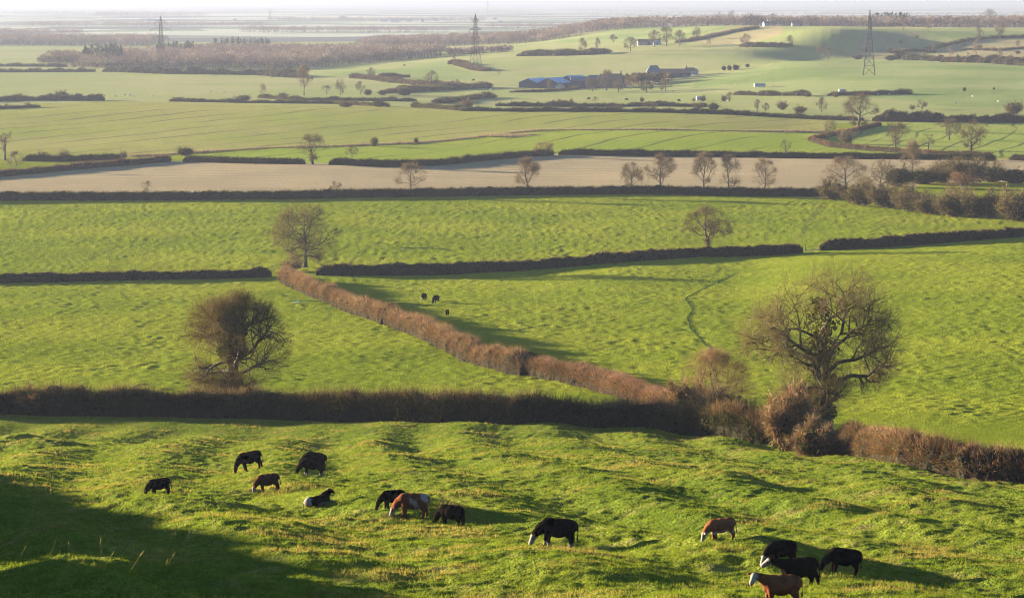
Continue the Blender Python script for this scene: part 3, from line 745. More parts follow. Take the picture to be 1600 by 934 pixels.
hedge([(1400, 84), (1430, 80), (1456, 82)], 2.2, 9, 'scrubby hedge in the fold of the hill left of the climbing hedge', (PURPLE, BROWN), group=H, bump=0.5)
hedge([(1500, 78), (1550, 80), (1610, 77)], 2.0, 8, 'low broken hedge across the middle of the rough hillside', (RUST, BROWN), group=H, bump=0.5)
hedge([(1265, 39), (1300, 39), (1335, 40)], 8, 22, 'dark clipped copse belt on the crest above the shaded hill face', DK, group=H, bump=0.4)

# ------------------------------------------------------------------ trees
def put_tree(geo, name, x, y, label, cat='tree', group=None, rotz=0.0, scale=(1, 1, 1), meshes=None, sink=0.05):
    z = float(ground_z(x, y)) - sink
    root = bpy.data.objects.new(name, None); col.objects.link(root)
    root.location = (x, y, z); root.rotation_euler = (0, 0, rotz); root.scale = scale
    root.empty_display_size = 0.5
    tag(root, label, cat, group)
    if meshes is None:
        meshes = tree_meshes(geo)
    for nm, me in meshes: link(nm, me, root)
    return root
def tree_meshes(geo):
    T, C, I = geo
    out = [('trunk', T.mesh('trunk', [BARK, TWIG], True)), ('crown', C.mesh('crown', [BARK, TWIG]))]
    if I is not None: out.append(('ivy', I.mesh('ivy', [LEAF])))
    return out

def big(u, v, hpx, wpx, seed, name, label, **kw):
    x, y = hit(u, v); s = px_per_m(y)
    put_tree(grow_tree(seed, hpx / s, wpx / s, **kw), name, x, y, label)
BIGS = [
 (1290, 692, 284, 262, 54, 'oak_tree', 'biggest bare oak, with thick mossy leaning trunk and wide open crown, at the hedge corner', dict(low=0.20, trunk_r=0.90, n1=13, n2=8, n3=5, k4=3, k5=3, gnarl=0.24, up=0.03, lean=(-0.05, 0), spread=(0.35, 1.5), ivy=0.75, fork=0.5, lobes=0.5, tw=0.75, twig_cols=[OLIVE * 1.7, BROWN, PALE * 0.7])),
 (364, 644, 184, 190, 72, 'oak_tree', 'bushy round tree choked with dark ivy, standing in the long dark hedge', dict(low=0.16, trunk_r=0.75, n1=22, n2=8, n3=5, k4=3, k5=3, gnarl=0.18, up=0.0, spread=(0.35, 1.75), ivy=5.0, lobes=0.3, tw=0.75, fork=0.74, twig_cols=[BROWN, BROWN * 0.8, OLIVE * 1.3])),
 (477, 418, 100, 106, 4, 'oak_tree', 'bare oak with dense fan of branches at the top of the rust-brown diagonal hedge', dict(low=0.07, trunk_r=0.5, n1=15, n2=7, n3=5, k4=3, k5=3, gnarl=0.22, up=0.01, spread=(0.35, 1.5), fork=0.55, tw=0.8, lobes=0.5, twig_cols=[BROWN * 0.9, OLIVE * 1.4, PALE * 0.6])),
 (1108, 399, 75, 88, 15, 'oak_tree', 'bare flat-topped oak with clear trunk in the hedge left of the muddy gap', dict(low=0.30, trunk_r=0.42, n1=12, n2=7, n3=5, k4=3, k5=3, gnarl=0.28, up=0.02, spread=(0.6, 1.45), fork=0.55, tw=0.9)),
 (1118, 668, 122, 132, 22, 'thorn_tree', 'big wispy pale many-stemmed thorn over the dark hedge end, left of the biggest oak', dict(low=0.02, trunk_r=0.16, n1=22, n2=6, n3=4, k4=3, k5=2, gnarl=0.2, up=0.05, spread=(0.12, 1.25), fork=0.42, tw=0.8, lobes=2.2, twig_cols=[BROWN * 1.6, RUST * 1.1, PALE])),
]
for u, v, hp, wp, sd, nm, lb, kw in BIGS: big(u, v, hp, wp, sd, nm, lb, **kw)

PROTO = {}
def proto(key):
    if key not in PROTO:
        P = dict(
            round=dict(H=12, W=12, low=0.09, trunk_r=0.42, n1=11, n2=7, n3=5, k4=2, k5=1, spread=(0.4, 1.4), fork=0.6, tw=1.5),
            tall=dict(H=13, W=9.5, low=0.08, trunk_r=0.30, n1=10, n2=7, n3=5, k4=2, k5=1, spread=(0.35, 1.15), fork=0.72, tw=1.4, up=0.06, twig_cols=[BROWN, PALE * 0.8, PURPLE]),
            airy=dict(H=13, W=10, low=0.06, trunk_r=0.26, n1=10, n2=7, n3=4, k4=2, k5=1, spread=(0.35, 1.35), fork=0.75, tw=1.3, up=0.05, twig_cols=[BROWN, PALE, PURPLE]),
            oak=dict(H=13, W=14, low=0.15, trunk_r=0.50, n1=9, n2=7, n3=5, k4=2, k5=1, gnarl=0.32, spread=(0.6, 1.35), fork=0.45, tw=1.5),
            flat=dict(H=7, W=11, low=0.14, trunk_r=0.35, n1=10, n2=7, n3=5, k4=2, k5=2, spread=(0.7, 1.4), fork=0.4, tw=1.5, twig_cols=[BROWN * 1.2, RUST * 0.9]),
            stag=dict(H=10, W=8, low=0.15, trunk_r=0.42, n1=7, n2=4, n3=3, k4=2, k5=1, gnarl=0.3, spread=(0.5, 1.2), fork=0.7, tw=1.5),
            small=dict(H=6, W=6, low=0.08, trunk_r=0.13, n1=8, n2=6, n3=4, k4=3, k5=0, spread=(0.4, 1.1), fork=0.6, tw=1.8),
        )
        k = key.split('_')[0]
        p = dict(P[k]); seed = sum(map(ord, key)) + 5
        Hh, W = p.pop('H'), p.pop('W')
        PROTO[key] = (Hh, W, tree_meshes(grow_tree(seed, Hh, W, **p)))
    return PROTO[key]
def tree(u, v, hpx, wpx, key, label, name='bare_tree', group=None):
    x, y = hit(u, v); s = px_per_m(y)
    Hh, W, meshes = proto(key)
    sz = hpx / s / Hh; sx = wpx / s / W
    put_tree(None, name, x, y, label, 'tree', group, random.uniform(0, 6.28), (sx, sx, sz), meshes)
BUSH = {}
def bush(u, v, hpx, wpx, key, label, name='bush', group=None, cat='bush'):
    if key not in BUSH:
        sd = sum(map(ord, key))
        kw = dict(brown=dict(cols=(BROWN, PURPLE, OLIVE)), rust=dict(cols=(RUST, BROWN)), dark=dict(cols=(OLIVE * 0.7, BROWN * 0.6, IVY), dense=1.6), pale=dict(cols=(PALE, BROWN), dense=0.2, upright=0.9), big=dict(cols=(PALE, RUST, BROWN * 1.2), n=5200, dense=0.3, upright=0.45), thick=dict(cols=(BROWN, PALE * 0.9, OLIVE), n=2600, dense=0.15, upright=0.75), wisp=dict(cols=(PALE, PALE * 1.15, BROWN), n=2600, dense=0.02, upright=0.8), ever=dict(cols=(IVY * 0.7, IVY), dense=4.0))[key.split('_')[0]]
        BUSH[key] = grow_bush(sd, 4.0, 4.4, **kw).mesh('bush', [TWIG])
    x, y = hit(u, v); s = px_per_m(y)
    z = float(ground_z(x, y)) - 0.05
    o = link(name, BUSH[key], loc=(x, y, z), rotz=random.uniform(0, 6.28), scale=(wpx / s / 4.4, wpx / s / 4.4, hpx / s / 4.0))
    return tag(o, label, cat, group)
ROW = 'slim trees in the stubble field hedge'
tree(642, 307, 54, 50, 'airy_a', 'slim pale bare tree in the stubble hedge, standing alone right of a tiny sapling', group=ROW)
tree(825, 305, 60, 48, 'tall_a', 'long-crowned bare tree in the stubble hedge, between slim pale tree and row of five', group=ROW)
tree(987, 301, 47, 42, 'round_s', 'first bare tree from the left in the row of five, fan-shaped', group=ROW)
tree(1032, 303, 65, 50, 'tall_b', 'second tree in the row of five, tall with drooping side branches', group=ROW)
tree(1100, 304, 66, 42, 'tall_c', 'third tree in the row of five, tall, close beside a like neighbour on its right', group=ROW)
tree(1139, 305, 64, 44, 'airy_b', 'fourth tree in the row of five, tall and even-crowned', group=ROW)
tree(1193, 305, 58, 46, 'airy_c', 'last tree on the right in the row of five, pale and many-stemmed', group=ROW)
tree(525, 306, 23, 24, 'small_a', 'tiny vase-shaped sapling in the stubble hedge, left of the slim pale tree', group=ROW)
tree(230, 307, 24, 20, 'small_b', 'little round sapling alone in the left half of the stubble hedge', group=ROW)
tree(489, 259, 49, 54, 'oak_a', 'round dark bare oak standing in the gap of the hedge behind the stubble field')
tree(550, 252, 23, 24, 'small_c', 'small thin tree just right of the round oak')
tree(849, 244, 25, 42, 'flat_a', 'low wide mushroom-shaped tan tree at the bend of the hedge', name='spreading_tree')
tree(1227, 243, 27, 22, 'stag_a', 'ragged ivy-stemmed small tree by the straight hedge, right of the wheat')
tree(1425, 275, 56, 40, 'tall_d', 'pale slim tree with clear trunk rising from the dark shrubbery')
tree(1400, 233, 43, 50, 'oak_b', 'wide-armed bare oak leaning left in the reddish hook hedge')
tree(1450, 235, 28, 26, 'stag_b', 'broken stubby tree between two bare oaks in the striped crop')
tree(1483, 220, 36, 38, 'round_b', 'bare tree half hidden behind the largest oak of the striped crop')
tree(1518, 244, 58, 58, 'oak_c', 'largest dark bare oak of the striped crop, round crown of crooked limbs')
tree(1294, 219, 35, 34, 'oak_d', 'dark small tree at the bend of the reddish hook hedge')
tree(1342, 203, 58, 60, 'round_c', 'big reddish tangled tree where the reddish hook hedge meets the tall dark hedge')
tree(8, 249, 48, 36, 'stag_c', 'dead-looking dark tree cut by the left edge of the picture')
tree(24, 266, 32, 30, 'airy_d', 'pale wispy small tree just in front of the dead-looking one')
tree(1322, 312, 66, 80, 'airy_e', 'wide many-stemmed thorn tree at the left end of the brown thicket')
tree(1380, 305, 56, 52, 'oak_e', 'crooked bare thorn tree rising over the middle of the brown thicket')
tree(1505, 312, 46, 62, 'flat_b', 'low crooked pale tree in front of the shaded paddock')
tree(475, 149, 47, 30, 'tall_e', 'tall feathery oval tree alone in front of the big wood')
FT = 'small trees on the far fields'
for u, v, h, w, k, lb in [
 (411, 151, 21, 15, 'small_d', 'thin small tree left of the tall feathery tree'),
 (510, 148, 15, 19, 'small_e', 'low rusty tree right of the tall feathery tree'),
 (532, 149, 26, 21, 'oak_f', 'small twisted dark tree, second right of the tall feathery tree'),
 (563, 147, 20, 17, 'round_d', 'hazy small tree, third right of the tall feathery tree'),
 (425, 121, 22, 17, 'round_e', 'pinkish tree in front of the left end of the big wood edge'),
 (455, 121, 18, 16, 'round_f', 'pale hazy tree behind the tall feathery tree'),
 (579, 124, 18, 17, 'round_g', 'hazy tree at the left end of the purplish slanting hedge'),
 (674, 135, 24, 24, 'round_h', 'hazy round bare tree at the lower end of the purplish slanting hedge'),
 (708, 97, 16, 10, 'tall_f', 'thin reddish tree at the corner of the big wood'),
 (714, 138, 14, 14, 'small_f', 'tiny hazy tree right of the hazy round one'),
 (780, 118, 10, 9, 'small_g', 'tiny round tree alone right of the middle pylon'),
 (948, 142, 32, 30, 'round_i', 'bare tree in front of the farmhouse'),
 (926, 143, 22, 26, 'round_j', 'purplish tree in front of the dark farm barns'),
 (986, 140, 22, 24, 'flat_c', 'orange-brown tree right of the farmhouse'),
 (1040, 143, 20, 26, 'round_k', 'grey-green tree below the hipped-roof house'),
 (966, 145, 20, 24, 'round_l', 'dark tree below the farmhouse'),
 (1010, 145, 18, 26, 'round_m', 'dark tree in the farm shelter belt, right of the orange one'),
 (858, 144, 20, 10, 'tall_g', 'thin reddish tree in front of the second barn'),
 (1166, 75, 23, 22, 'oak_g', 'round bare tree on the far slope, above the row of thorns'),
 (1108, 74, 14, 9, 'small_h', 'thin small tree left of the round far-slope tree'),
 (958, 67, 13, 16, 'round_n', 'small round tree on the bright far field'),
 (910, 86, 28, 16, 'tall_h', 'pale tree in the belt of bushes above the farm, left one'),
 (934, 82, 24, 10, 'tall_i', 'thin pale tree in the belt of bushes above the farm, middle'),
 (985, 80, 22, 24, 'round_o', 'hazy tree at the right end of the belt of bushes above the farm'),
 (1022, 74, 26, 22, 'round_p', 'left tree of the copse by the long low barn'),
 (1042, 73, 30, 26, 'round_q', 'tallest tree in the middle of the copse by the long low barn'),
 (1062, 72, 24, 24, 'round_r', 'right tree of the copse by the long low barn'),
 (1088, 64, 20, 18, 'round_s', 'smaller tree behind the copse by the long low barn'),
 (1234, 71, 16, 14, 'round_t', 'tree in the gloom at the left end of the shaded hill face'),
 (1282, 92, 24, 14, 'tall_j', 'left of two pinkish trees at the foot of the shaded hill face'),
 (1294, 92, 18, 12, 'tall_k', 'right of two pinkish trees at the foot of the shaded hill face'),
 (1315, 82, 11, 9, 'small_i', 'pale little tree left of the near pylon'),
 (1123, 34, 16, 10, 'airy_f', 'skyline tree, thin, left of the domed skyline tree'),
 (1143, 35, 18, 17, 'round_u', 'domed tree on the skyline above the pale green field'),
 (1171, 36, 14, 16, 'round_v', 'hazy tree on the skyline just left of the white hill cottage'),
 (1207, 38, 16, 22, 'round_w', 'wide hazy tree on the skyline right of the white hill cottage'),
 (1240, 38, 12, 14, 'round_x', 'small hazy tree at the left end of the hill crest'),
 (1326, 39, 14, 7, 'tall_l', 'pointed skyline tree right of the crest copse'),
 (1348, 43, 15, 14, 'oak_h', 'bare tree on the hill crest just left of the near pylon'),
 (1411, 48, 24, 16, 'tall_m', 'tree at the left end of the upper green hill field'),
 (1450, 50, 20, 14, 'airy_g', 'hazy tree in the middle of the upper green hill field'),
 (1545, 42, 28, 30, 'round_y', 'big domed tree rising above the skyline wood'),
 (1529, 66, 22, 20, 'oak_i', 'bare hill tree at the top of the climbing hedge'),
 (1562, 62, 30, 26, 'oak_j', 'lone hill oak, second right of the climbing hedge top'),
 (1458, 82, 19, 12, 'oak_k', 'dark bare tree at the foot of the climbing hedge'),
 (1485, 89, 16, 14, 'airy_h', 'pale thin tree on the rough tan hillside, left'),
 (1526, 87, 24, 18, 'airy_i', 'pale wide tree on the rough tan hillside, middle'),
 (1512, 90, 9, 6, 'small_j', 'small stick-like tree between the two pale hillside trees'),
 (1561, 100, 26, 13, 'airy_j', 'pale slim tree at the lower right of the rough tan hillside'),
 (1590, 75, 11, 10, 'round_z', 'small dark round tree near the right edge of the rough hillside'),
 (1017, 173, 17, 30, 'oak_l', 'wide dark hedgerow tree directly under the farm shelter belt'),
 (1140, 160, 15, 14, 'round_ba', 'dark tree in the cattle paddock, right of a lone round bush'),
 (1183, 174, 20, 12, 'round_bb', 'dark tree in the thick hedge right of the paddock'),
 (1196, 176, 16, 14, 'round_bc', 'next dark tree to the right in the thick paddock hedge'),
 (1284, 176, 24, 18, 'round_bd', 'brown bushy tree left of the big reddish tangled tree'),
 (930, 160, 10, 12, 'small_k', 'small flat-topped tree beside a grazing far cow'),
 (1440, 171, 16, 24, 'oak_m', 'round crooked tree on the tall dark hedge'),
]: tree(u, v, h, w, k, lb, group=FT)

BG = 'bushes along the far hedges'
for u, v, h, w, k, lb, *nm in [
 (585, 229, 18, 16, 'brown_a', 'upright brown bush alone on the ditch right of the round oak'),
 (650, 225, 11, 9, 'brown_b', 'faint small bush on the ditch near the shaded bit of crop'),
 (66, 250, 16, 24, 'brown_c', 'rounded brown bush in the short hedge near the left edge, left of two'),
 (99, 248, 16, 24, 'pale_a', 'pale rounded bush in the short hedge near the left edge, right of two'),
 (192, 248, 15, 22, 'pale_b', 'pale bush at the right end of the short left hedge'),
 (290, 242, 14, 34, 'dark_a', 'dark dome-shaped bush on the reedy ditch', 'hummock_bush'),
 (1322, 226, 26, 34, 'pale_c', 'hazy pale bush inside the reddish hook hedge'),
 (1497, 98, 13, 10, 'ever_a', 'dark round evergreen bush below the hillside trees'),
 (1003, 160, 9, 9, 'brown_d', 'little round bush in the middle of the cattle paddock'),
 (1098, 159, 10, 13, 'brown_e', 'lone round bush beside the white spot in the cattle paddock'),
 (1131, 159, 11, 12, 'brown_f', 'bush just left of the dark paddock tree'),
 (1084, 159, 6, 8, 'pale_d', 'tiny pale bush at the left of the lone round paddock bush'),
 (892, 161, 9, 9, 'pale_e', 'tiny pale bush left of the far grazing cow'),
 (874, 163, 10, 14, 'brown_g', 'small round bush on the hedge below the barns'),
 (1131, 110, 8, 9, 'dark_b', 'first of four thorn bushes on the slope above the red-roofed cottage'),
 (1140, 110, 9, 9, 'dark_c', 'second of four thorn bushes on the slope above the red-roofed cottage'),
 (1150, 109, 9, 13, 'dark_d', 'third and widest of four thorn bushes on the slope above the red-roofed cottage'),
 (1168, 105, 6, 9, 'dark_e', 'last of four thorn bushes on the slope above the red-roofed cottage'),
 (1507, 143, 7, 7, 'dark_f', 'dark dot of a bush alone in the pale green field right of the pylon'),
 (1553, 140, 4, 5, 'dark_g', 'tiny bush on the far track at the right'),
 (1585, 178, 24, 36, 'brown_h', 'big brown bush on the right edge behind the tall dark hedge'),
 (1425, 172, 9, 12, 'pale_f', 'small bush left of the round crooked tree'),
 (1306, 153, 8, 14, 'brown_i', 'small bush on the lane left of the pylon-field hedge'),
 (1262, 152, 8, 16, 'brown_j', 'dark bush right of the straight lane hedge'),
 (1222, 172, 15, 22, 'brown_k', 'thick bush in the dark paddock hedge, halfway to the big tangled tree'),
 (1250, 178, 14, 24, 'brown_l', 'thick bush in the dark paddock hedge, close to the big tangled tree'),
 (1115, 172, 13, 22, 'dark_h', 'dark bush in the paddock hedge, left of a gap with pale stems'),
 (1090, 171, 10, 18, 'brown_m', 'bush in the paddock hedge right of the wide dark tree'),
 (965, 172, 10, 24, 'brown_n', 'low bush in the paddock hedge left of the wide dark tree'),
 (540, 167, 10, 30, 'brown_o', 'rounded hedge bush on the crest of the pale crop, with two stems beside it'),
 (592, 168, 12, 24, 'dark_i', 'dark hedge bush on the crest of the pale crop'),
 (730, 170, 16, 26, 'rust_a', 'reddish rounded bush in the crest hedge of the pale crop'),
 (600, 160, 8, 16, 'dark_j', 'dark bush in the broken hedge, right end'),
 (575, 149, 10, 16, 'dark_k', 'rounded dark bush, left of two, right of the hazy small tree'),
 (598, 149, 9, 18, 'dark_l', 'rounded dark bush, right of two, right of the hazy small tree'),
 (632, 150, 13, 30, 'dark_m', 'large rounded dark bush at the left end of the farm lane thicket'),
 (443, 152, 8, 22, 'brown_p', 'low bush row piece left of the tall feathery tree'),
 (10, 168, 8, 9, 'pale_g', 'small pale bush at the very left edge of the far meadow'),
 (44, 167, 9, 14, 'pale_h', 'pale bushy thorn in front of the left-edge hedge'),
 (97, 155, 14, 30, 'dark_n', 'dark bush hump in the left-edge hedge'),
 (150, 156, 9, 22, 'dark_o', 'dark bush at the right end of the left-edge hedge'),
 (380, 158, 12, 30, 'brown_q', 'bushy hump in the crest hedge left of the tall feathery tree'),
 (280, 157, 7, 26, 'brown_r', 'low bush at the left end of the crest hedge'),
 (1590, 100, 8, 12, 'brown_s', 'bush in the far right hillside hedge'),
 (1392, 96, 10, 22, 'dark_p', 'dark rounded bush in the hollow right of the near pylon'),
 (1340, 93, 9, 20, 'brown_t', 'bush in the hollow left of the near pylon'),
]: bush(u, v, h, w, k, lb, nm[0] if nm else 'bush', BG)

for u, v, h, w in [(1352, 78, 7, 12), (1390, 80, 8, 12), (1408, 68, 6, 10), (1432, 60, 6, 10), (1470, 92, 7, 12), (1500, 94, 6, 9), (1520, 97, 7, 12), (1546, 95, 8, 10), (1578, 92, 7, 12), (1590, 84, 6, 12), (1552, 80, 7, 12), (1530, 76, 6, 14), (1506, 72, 5, 10), (1600, 95, 8, 12), (1418, 88, 8, 12), (1444, 91, 8, 12)]:
    bush(u, v, h, w, 'brown_v' if u % 4 else 'pale_k', 'hazy scrub bush scattered over the rough hillside behind the near pylon', 'scrub_bush', 'scrub bushes on the rough hillside')
TH = 'shrubs of the brown thicket'
for u, v, h, w, k, lb in [
 (1300, 312, 30, 40, 'thick_a', 'grey shrub at the base of the wide many-stemmed thorn tree'),
 (1345, 322, 34, 50, 'thick_b', 'shrub of the brown thicket under the crooked thorn tree, left side'),
 (1388, 326, 32, 48, 'thick_c', 'shrub of the brown thicket below the crooked thorn tree'),
 (1420, 330, 36, 46, 'thick_d', 'tall spiky shrub of the brown thicket, left of the shaded paddock'),
 (1455, 334, 30, 46, 'thick_e', 'shrub of the brown thicket in front of the paddock corner'),
 (1490, 338, 34, 50, 'thick_f', 'shrub of the brown thicket in front of the low crooked tree'),
 (1522, 340, 30, 42, 'thick_g', 'darker olive shrub of the brown thicket right of the low crooked tree'),
 (1550, 341, 36, 26, 'thick_h', 'narrow upright shrub of the brown thicket'),
 (1588, 345, 42, 54, 'thick_i', 'tall rounded shrub at the right edge of the brown thicket'),
 (1405, 292, 28, 40, 'dark_q', 'dark shrub at the left of the paddock, behind the thicket'),
 (1440, 287, 22, 46, 'dark_r', 'dark low shrub behind the shaded paddock'),
 (1470, 285, 26, 44, 'thick_j', 'brown shrub behind the shaded paddock, below the pale slim tree'),
 (1510, 287, 34, 56, 'thick_k', 'broad tan shrub behind the low crooked tree'),
 (1548, 284, 24, 40, 'thick_l', 'twiggy shrub behind the paddock, second from the right edge'),
 (1585, 285, 22, 44, 'dark_s', 'dark shrub behind the paddock at the right edge'),
 (1640, 347, 40, 60, 'thick_m', 'shrub of the brown thicket just outside the right edge'),
]: bush(u, v, h * random.uniform(1.0, 1.25), w * 1.5, k, lb, 'shrub', TH)
bush(1232, 702, 98, 104, 'big_a', 'big brown rounded shrub between the dark hedge and the biggest oak', 'shrub')
bush(1272, 710, 56, 74, 'big_b', 'lower olive shrub around the foot of the biggest oak', 'shrub')
bush(1085, 662, 70, 96, 'big_c', 'pale twiggy shrub at the end of the reddish hedge', 'shrub')
bush(1140, 672, 70, 90, 'brown_u', 'dark-based shrub hanging over the end of the dark hedge', 'shrub')
bush(1310, 712, 34, 60, 'rust_b', 'rusty low shrub right of the biggest oak', 'shrub')
bush(822, 578, 36, 50, 'dark_t', 'dark bramble bush behind the gap in the diagonal hedge', 'bush')
bush(455, 424, 22, 50, 'pale_j', 'pale twiggy bush at the upper end of the diagonal hedge', 'bush')
bush(60, 648, 48, 80, 'rust_c', 'tawny bramble sprouting over the dark hedge near the left edge', 'bush')

# ------------------------------------------------------------------ reeds along the ditch
REED = attr_mat('dry_reeds', 'tint', 0.3)
def reeds(pix, w, h, name, label):
    pts, s = resample(world_line(pix), 1.5)
    tan = unit(np.gradient(pts, axis=0)); nor = np.stack([-tan[:, 1], tan[:, 0]], 1)
    r = np.random.default_rng(int(pix[0][0]))
    n = int(s[-1] * w * 7)
    i = r.integers(0, len(pts), n)
    dens = perlin(s[i] / 22, s[i] * 0 + 3.3, 41)
    o = r.normal(size=n) * w * 0.35 * (0.7 + 0.6 * dens)
    p2 = pts[i] + nor[i] * o[:, None] + tan[i] * r.uniform(-1, 1, (n, 1))
    p = np.concatenate([p2, ground_z(p2[:, 0], p2[:, 1])[:, None]], 1)
    d = unit(np.concatenate([0.25 * r.normal(size=(n, 2)), np.ones((n, 1))], 1))
    v, f = slivers(p, d, r.uniform(0.5, 1.0, n) * h * (0.8 + 0.5 * dens), np.full(n, 0.10), r)
    g = Geo(); g.add(v, f, 0, np.repeat(tints(n, r, [np.array((0.062, 0.050, 0.037)), np.array((0.058, 0.040, 0.032)), np.array((0.078, 0.064, 0.048))], [3, 2, 2]), 3, 0))
    tag(link(name, g.mesh(name, [REED])), label, 'reeds', kind='stuff')
reeds([(200, 243), (270, 240), (330, 236), (420, 231), (520, 229), (640, 225), (700, 221), (760, 214), (800, 208), (840, 204), (1000, 204), (1150, 205), (1290, 206)], 7, 1.6, 'reeds', 'pale dry reeds along the winding ditch between the crops')
reeds([(775, 216), (800, 213), (830, 212)], 14, 1.7, 'reeds', 'widest patch of pale pinkish reeds at the ditch bend')

# ------------------------------------------------------------------ woods in the distance
WOODM = attr_mat('winter_wood', 'tint', 0.1)
def wood(outline, n, h, w, name, label, cols, cat='wood', cone=False, kk=110):
    P = np.array(outline, float)
    r = np.random.default_rng(int(n + h * 10))
    lo, hi = P.min(0), P.max(0)
    q = r.uniform(lo, hi, (n * 6, 2)); ins = np.zeros(len(q), bool)
    for (x1, y1), (x2, y2) in zip(P, np.roll(P, -1, 0)):
        c = (y1 > q[:, 1]) != (y2 > q[:, 1])
        ins ^= c & (q[:, 0] < (x2 - x1) * (q[:, 1] - y1) / (y2 - y1 + 1e-12) + x1)
    q = q[ins][:n]
    n = len(q)
    gz = base_z(q[:, 0], q[:, 1])
    hh = h * r.uniform(0.7, 1.12, n); ww = w * r.uniform(0.75, 1.25, n)
    base = tints(n, r, cols, [1] * len(cols), 0.28) * (1 + 0.35 * perlin(q[:, 0] / 110, q[:, 1] / 110, 51))[:, None].clip(0.6, 1.5)
    i = np.repeat(np.arange(n), kk); m = len(i)
    a = unit(r.normal(size=(m, 3))); a[:, 2] = np.where(r.random(m) < 0.8, np.abs(a[:, 2]), a[:, 2])
    rad = r.random((m, 1)) ** 0.35
    if cone:
        t = r.random(m); rr = (1 - t) * 0.5
        p = np.stack([q[i, 0] + a[:, 0] * rr * ww[i], q[i, 1] + a[:, 1] * rr * ww[i], gz[i] + (0.12 + 0.88 * t) * hh[i]], 1)
    else:
        p = np.stack([q[i, 0] + a[:, 0] * rad[:, 0] * ww[i] / 2, q[i, 1] + a[:, 1] * rad[:, 0] * ww[i] / 2, gz[i] + hh[i] * (0.45 + 0.55 * a[:, 2] * rad[:, 0])], 1)
    d = unit(a + np.array((0, 0, 0.3)) + 0.5 * r.normal(size=a.shape))
    v, f = slivers(p, d, r.uniform(0.9, 2.0, m), np.full(m, 0.42), r)
    g = Geo(); g.add(v, f, 0, np.repeat(base[i] * (1 + 0.2 * r.normal(size=(m, 1))).clip(0.5, 1.6), 3, 0))
    # trunks
    for _ in range(1):
        p0 = np.stack([q[:, 0], q[:, 1], gz - 0.3], 1)
        v, f = slivers(p0, np.tile((0, 0, 1.0), (n, 1)), hh * 0.8, np.full(n, 0.35), r)
        g.add(v, f, 0, np.repeat(base * 0.6, 3, 0))
    tag(link(name, g.mesh(name, [WOODM])), label, cat, kind='stuff')
def at(u, y): return ((u - 800) / F_PX * y, y)
WC = [np.array((0.062, 0.043, 0.038)), np.array((0.070, 0.053, 0.041)), np.array((0.048, 0.037, 0.037))]
wood([at(128, 2640), at(300, 2600), at(450, 2560), at(560, 2680), at(690, 2760), at(690, 2960), at(600, 3150), at(430, 3420), at(280, 3300), at(180, 3000)], 1900, 13, 18, 'wood', 'big leafless purple-brown wood with a shaded lower edge, behind the far meadows', WC)
wood([at(560, 3500), at(690, 3560), at(790, 3450), at(860, 3380), at(950, 3450), at(1042, 3500), at(1042, 3760), at(880, 3900), at(700, 4200), at(590, 4100)], 1300, 13, 18, 'wood', 'second leafless wood climbing the rise behind the bright slope', WC)
wood([at(60, 2700), at(135, 2680), at(190, 2900), at(90, 2900)], 160, 13, 12, 'wood', 'outlying leafless trees at the left end of the big wood', WC)
wood([at(-60, 4000), at(230, 3900), at(260, 4250), at(-60, 4300)], 900, 14, 17, 'wood', 'hazy band of woodland beyond the big wood at far left', WC, kk=60)
wood([at(700, 2850), at(790, 2800), at(800, 2960), at(700, 3000)], 90, 7, 8, 'scrub', 'scrubby low trees behind the middle pylon', WC, cat='scrub')
wood([at(1050, 3350), at(1360, 3250), at(1640, 3050), at(1640, 3400), at(1350, 3600), at(1050, 3600)], 1100, 13, 16, 'wood', 'leafless wood along the hill skyline at upper right', WC, kk=90)
wood([at(935, 2080), at(1045, 2090), at(1045, 2120), at(940, 2110)], 30, 7, 7, 'shelter_belt', 'dark shelter belt of shrubs below the farmhouse', [OLIVE * 0.8, BROWN * 0.7], cat='shelter belt', kk=160)
PC = [np.array((0.010, 0.016, 0.010)), np.array((0.014, 0.018, 0.011))]
wood([at(128, 2720), at(192, 2720), at(196, 2900), at(140, 2900)], 70, 18, 7, 'pines', 'dark pines at the left corner of the big wood', PC, cat='pines', cone=True, kk=140)
wood([at(240, 3050), at(305, 3050), at(305, 3150), at(250, 3160)], 40, 17, 7, 'pines', 'small clump of dark pines just right of the left pylon', PC, cat='pines', cone=True, kk=120)
wood([at(335, 3420), at(420, 3400), at(425, 3500), at(340, 3520)], 70, 17, 7, 'pines', 'dark pines along the back edge of the big wood', PC, cat='pines', cone=True, kk=100)
wood([at(1360, 3300), at(1420, 3280), at(1420, 3400), at(1360, 3420)], 60, 16, 7, 'pines', 'dark pines on the skyline right of the near pylon', PC, cat='pines', cone=True, kk=100)
for k, (u0, u1, y0, y1, nn, lb) in enumerate([
 (-60, 130, 5200, 5320, 260, 'hazy tree belt on the plain at far left, nearer one'),
 (40, 420, 7000, 7200, 500, 'hazy tree belt on the plain crossing behind the left pylon'),
 (380, 700, 5600, 5760, 380, 'hazy tree belt on the plain behind the big wood'),
 (420, 760, 8800, 9100, 500, 'faint tree belt far out on the plain in the middle'),
 (150, 330, 10500, 10900, 300, 'faint clumped trees on the skyline of the plain above the left pylon'),
 (760, 1100, 6400, 6600, 400, 'hazy tree belt on the plain beyond the second wood'),
 (1050, 1500, 8000, 8300, 600, 'faint tree belt on the plain beyond the hill'),
 (1200, 1660, 6000, 6200, 500, 'hazy tree belt on the plain just above the skyline wood'),
 (-80, 260, 13500, 14000, 400, 'faintest tree belt at the upper left'),
 (900, 1600, 12500, 13000, 600, 'faintest tree belt at the upper right'),
]):
    wood([at(u0, y0), at((u0 + u1) / 2, y0 - 60), at(u1, y0 + 40), at(u1, y1), at(u0, y1 + 30)], nn, 13 if k != 4 else 26, 16, 'far_wood', lb, WC, kk=40)

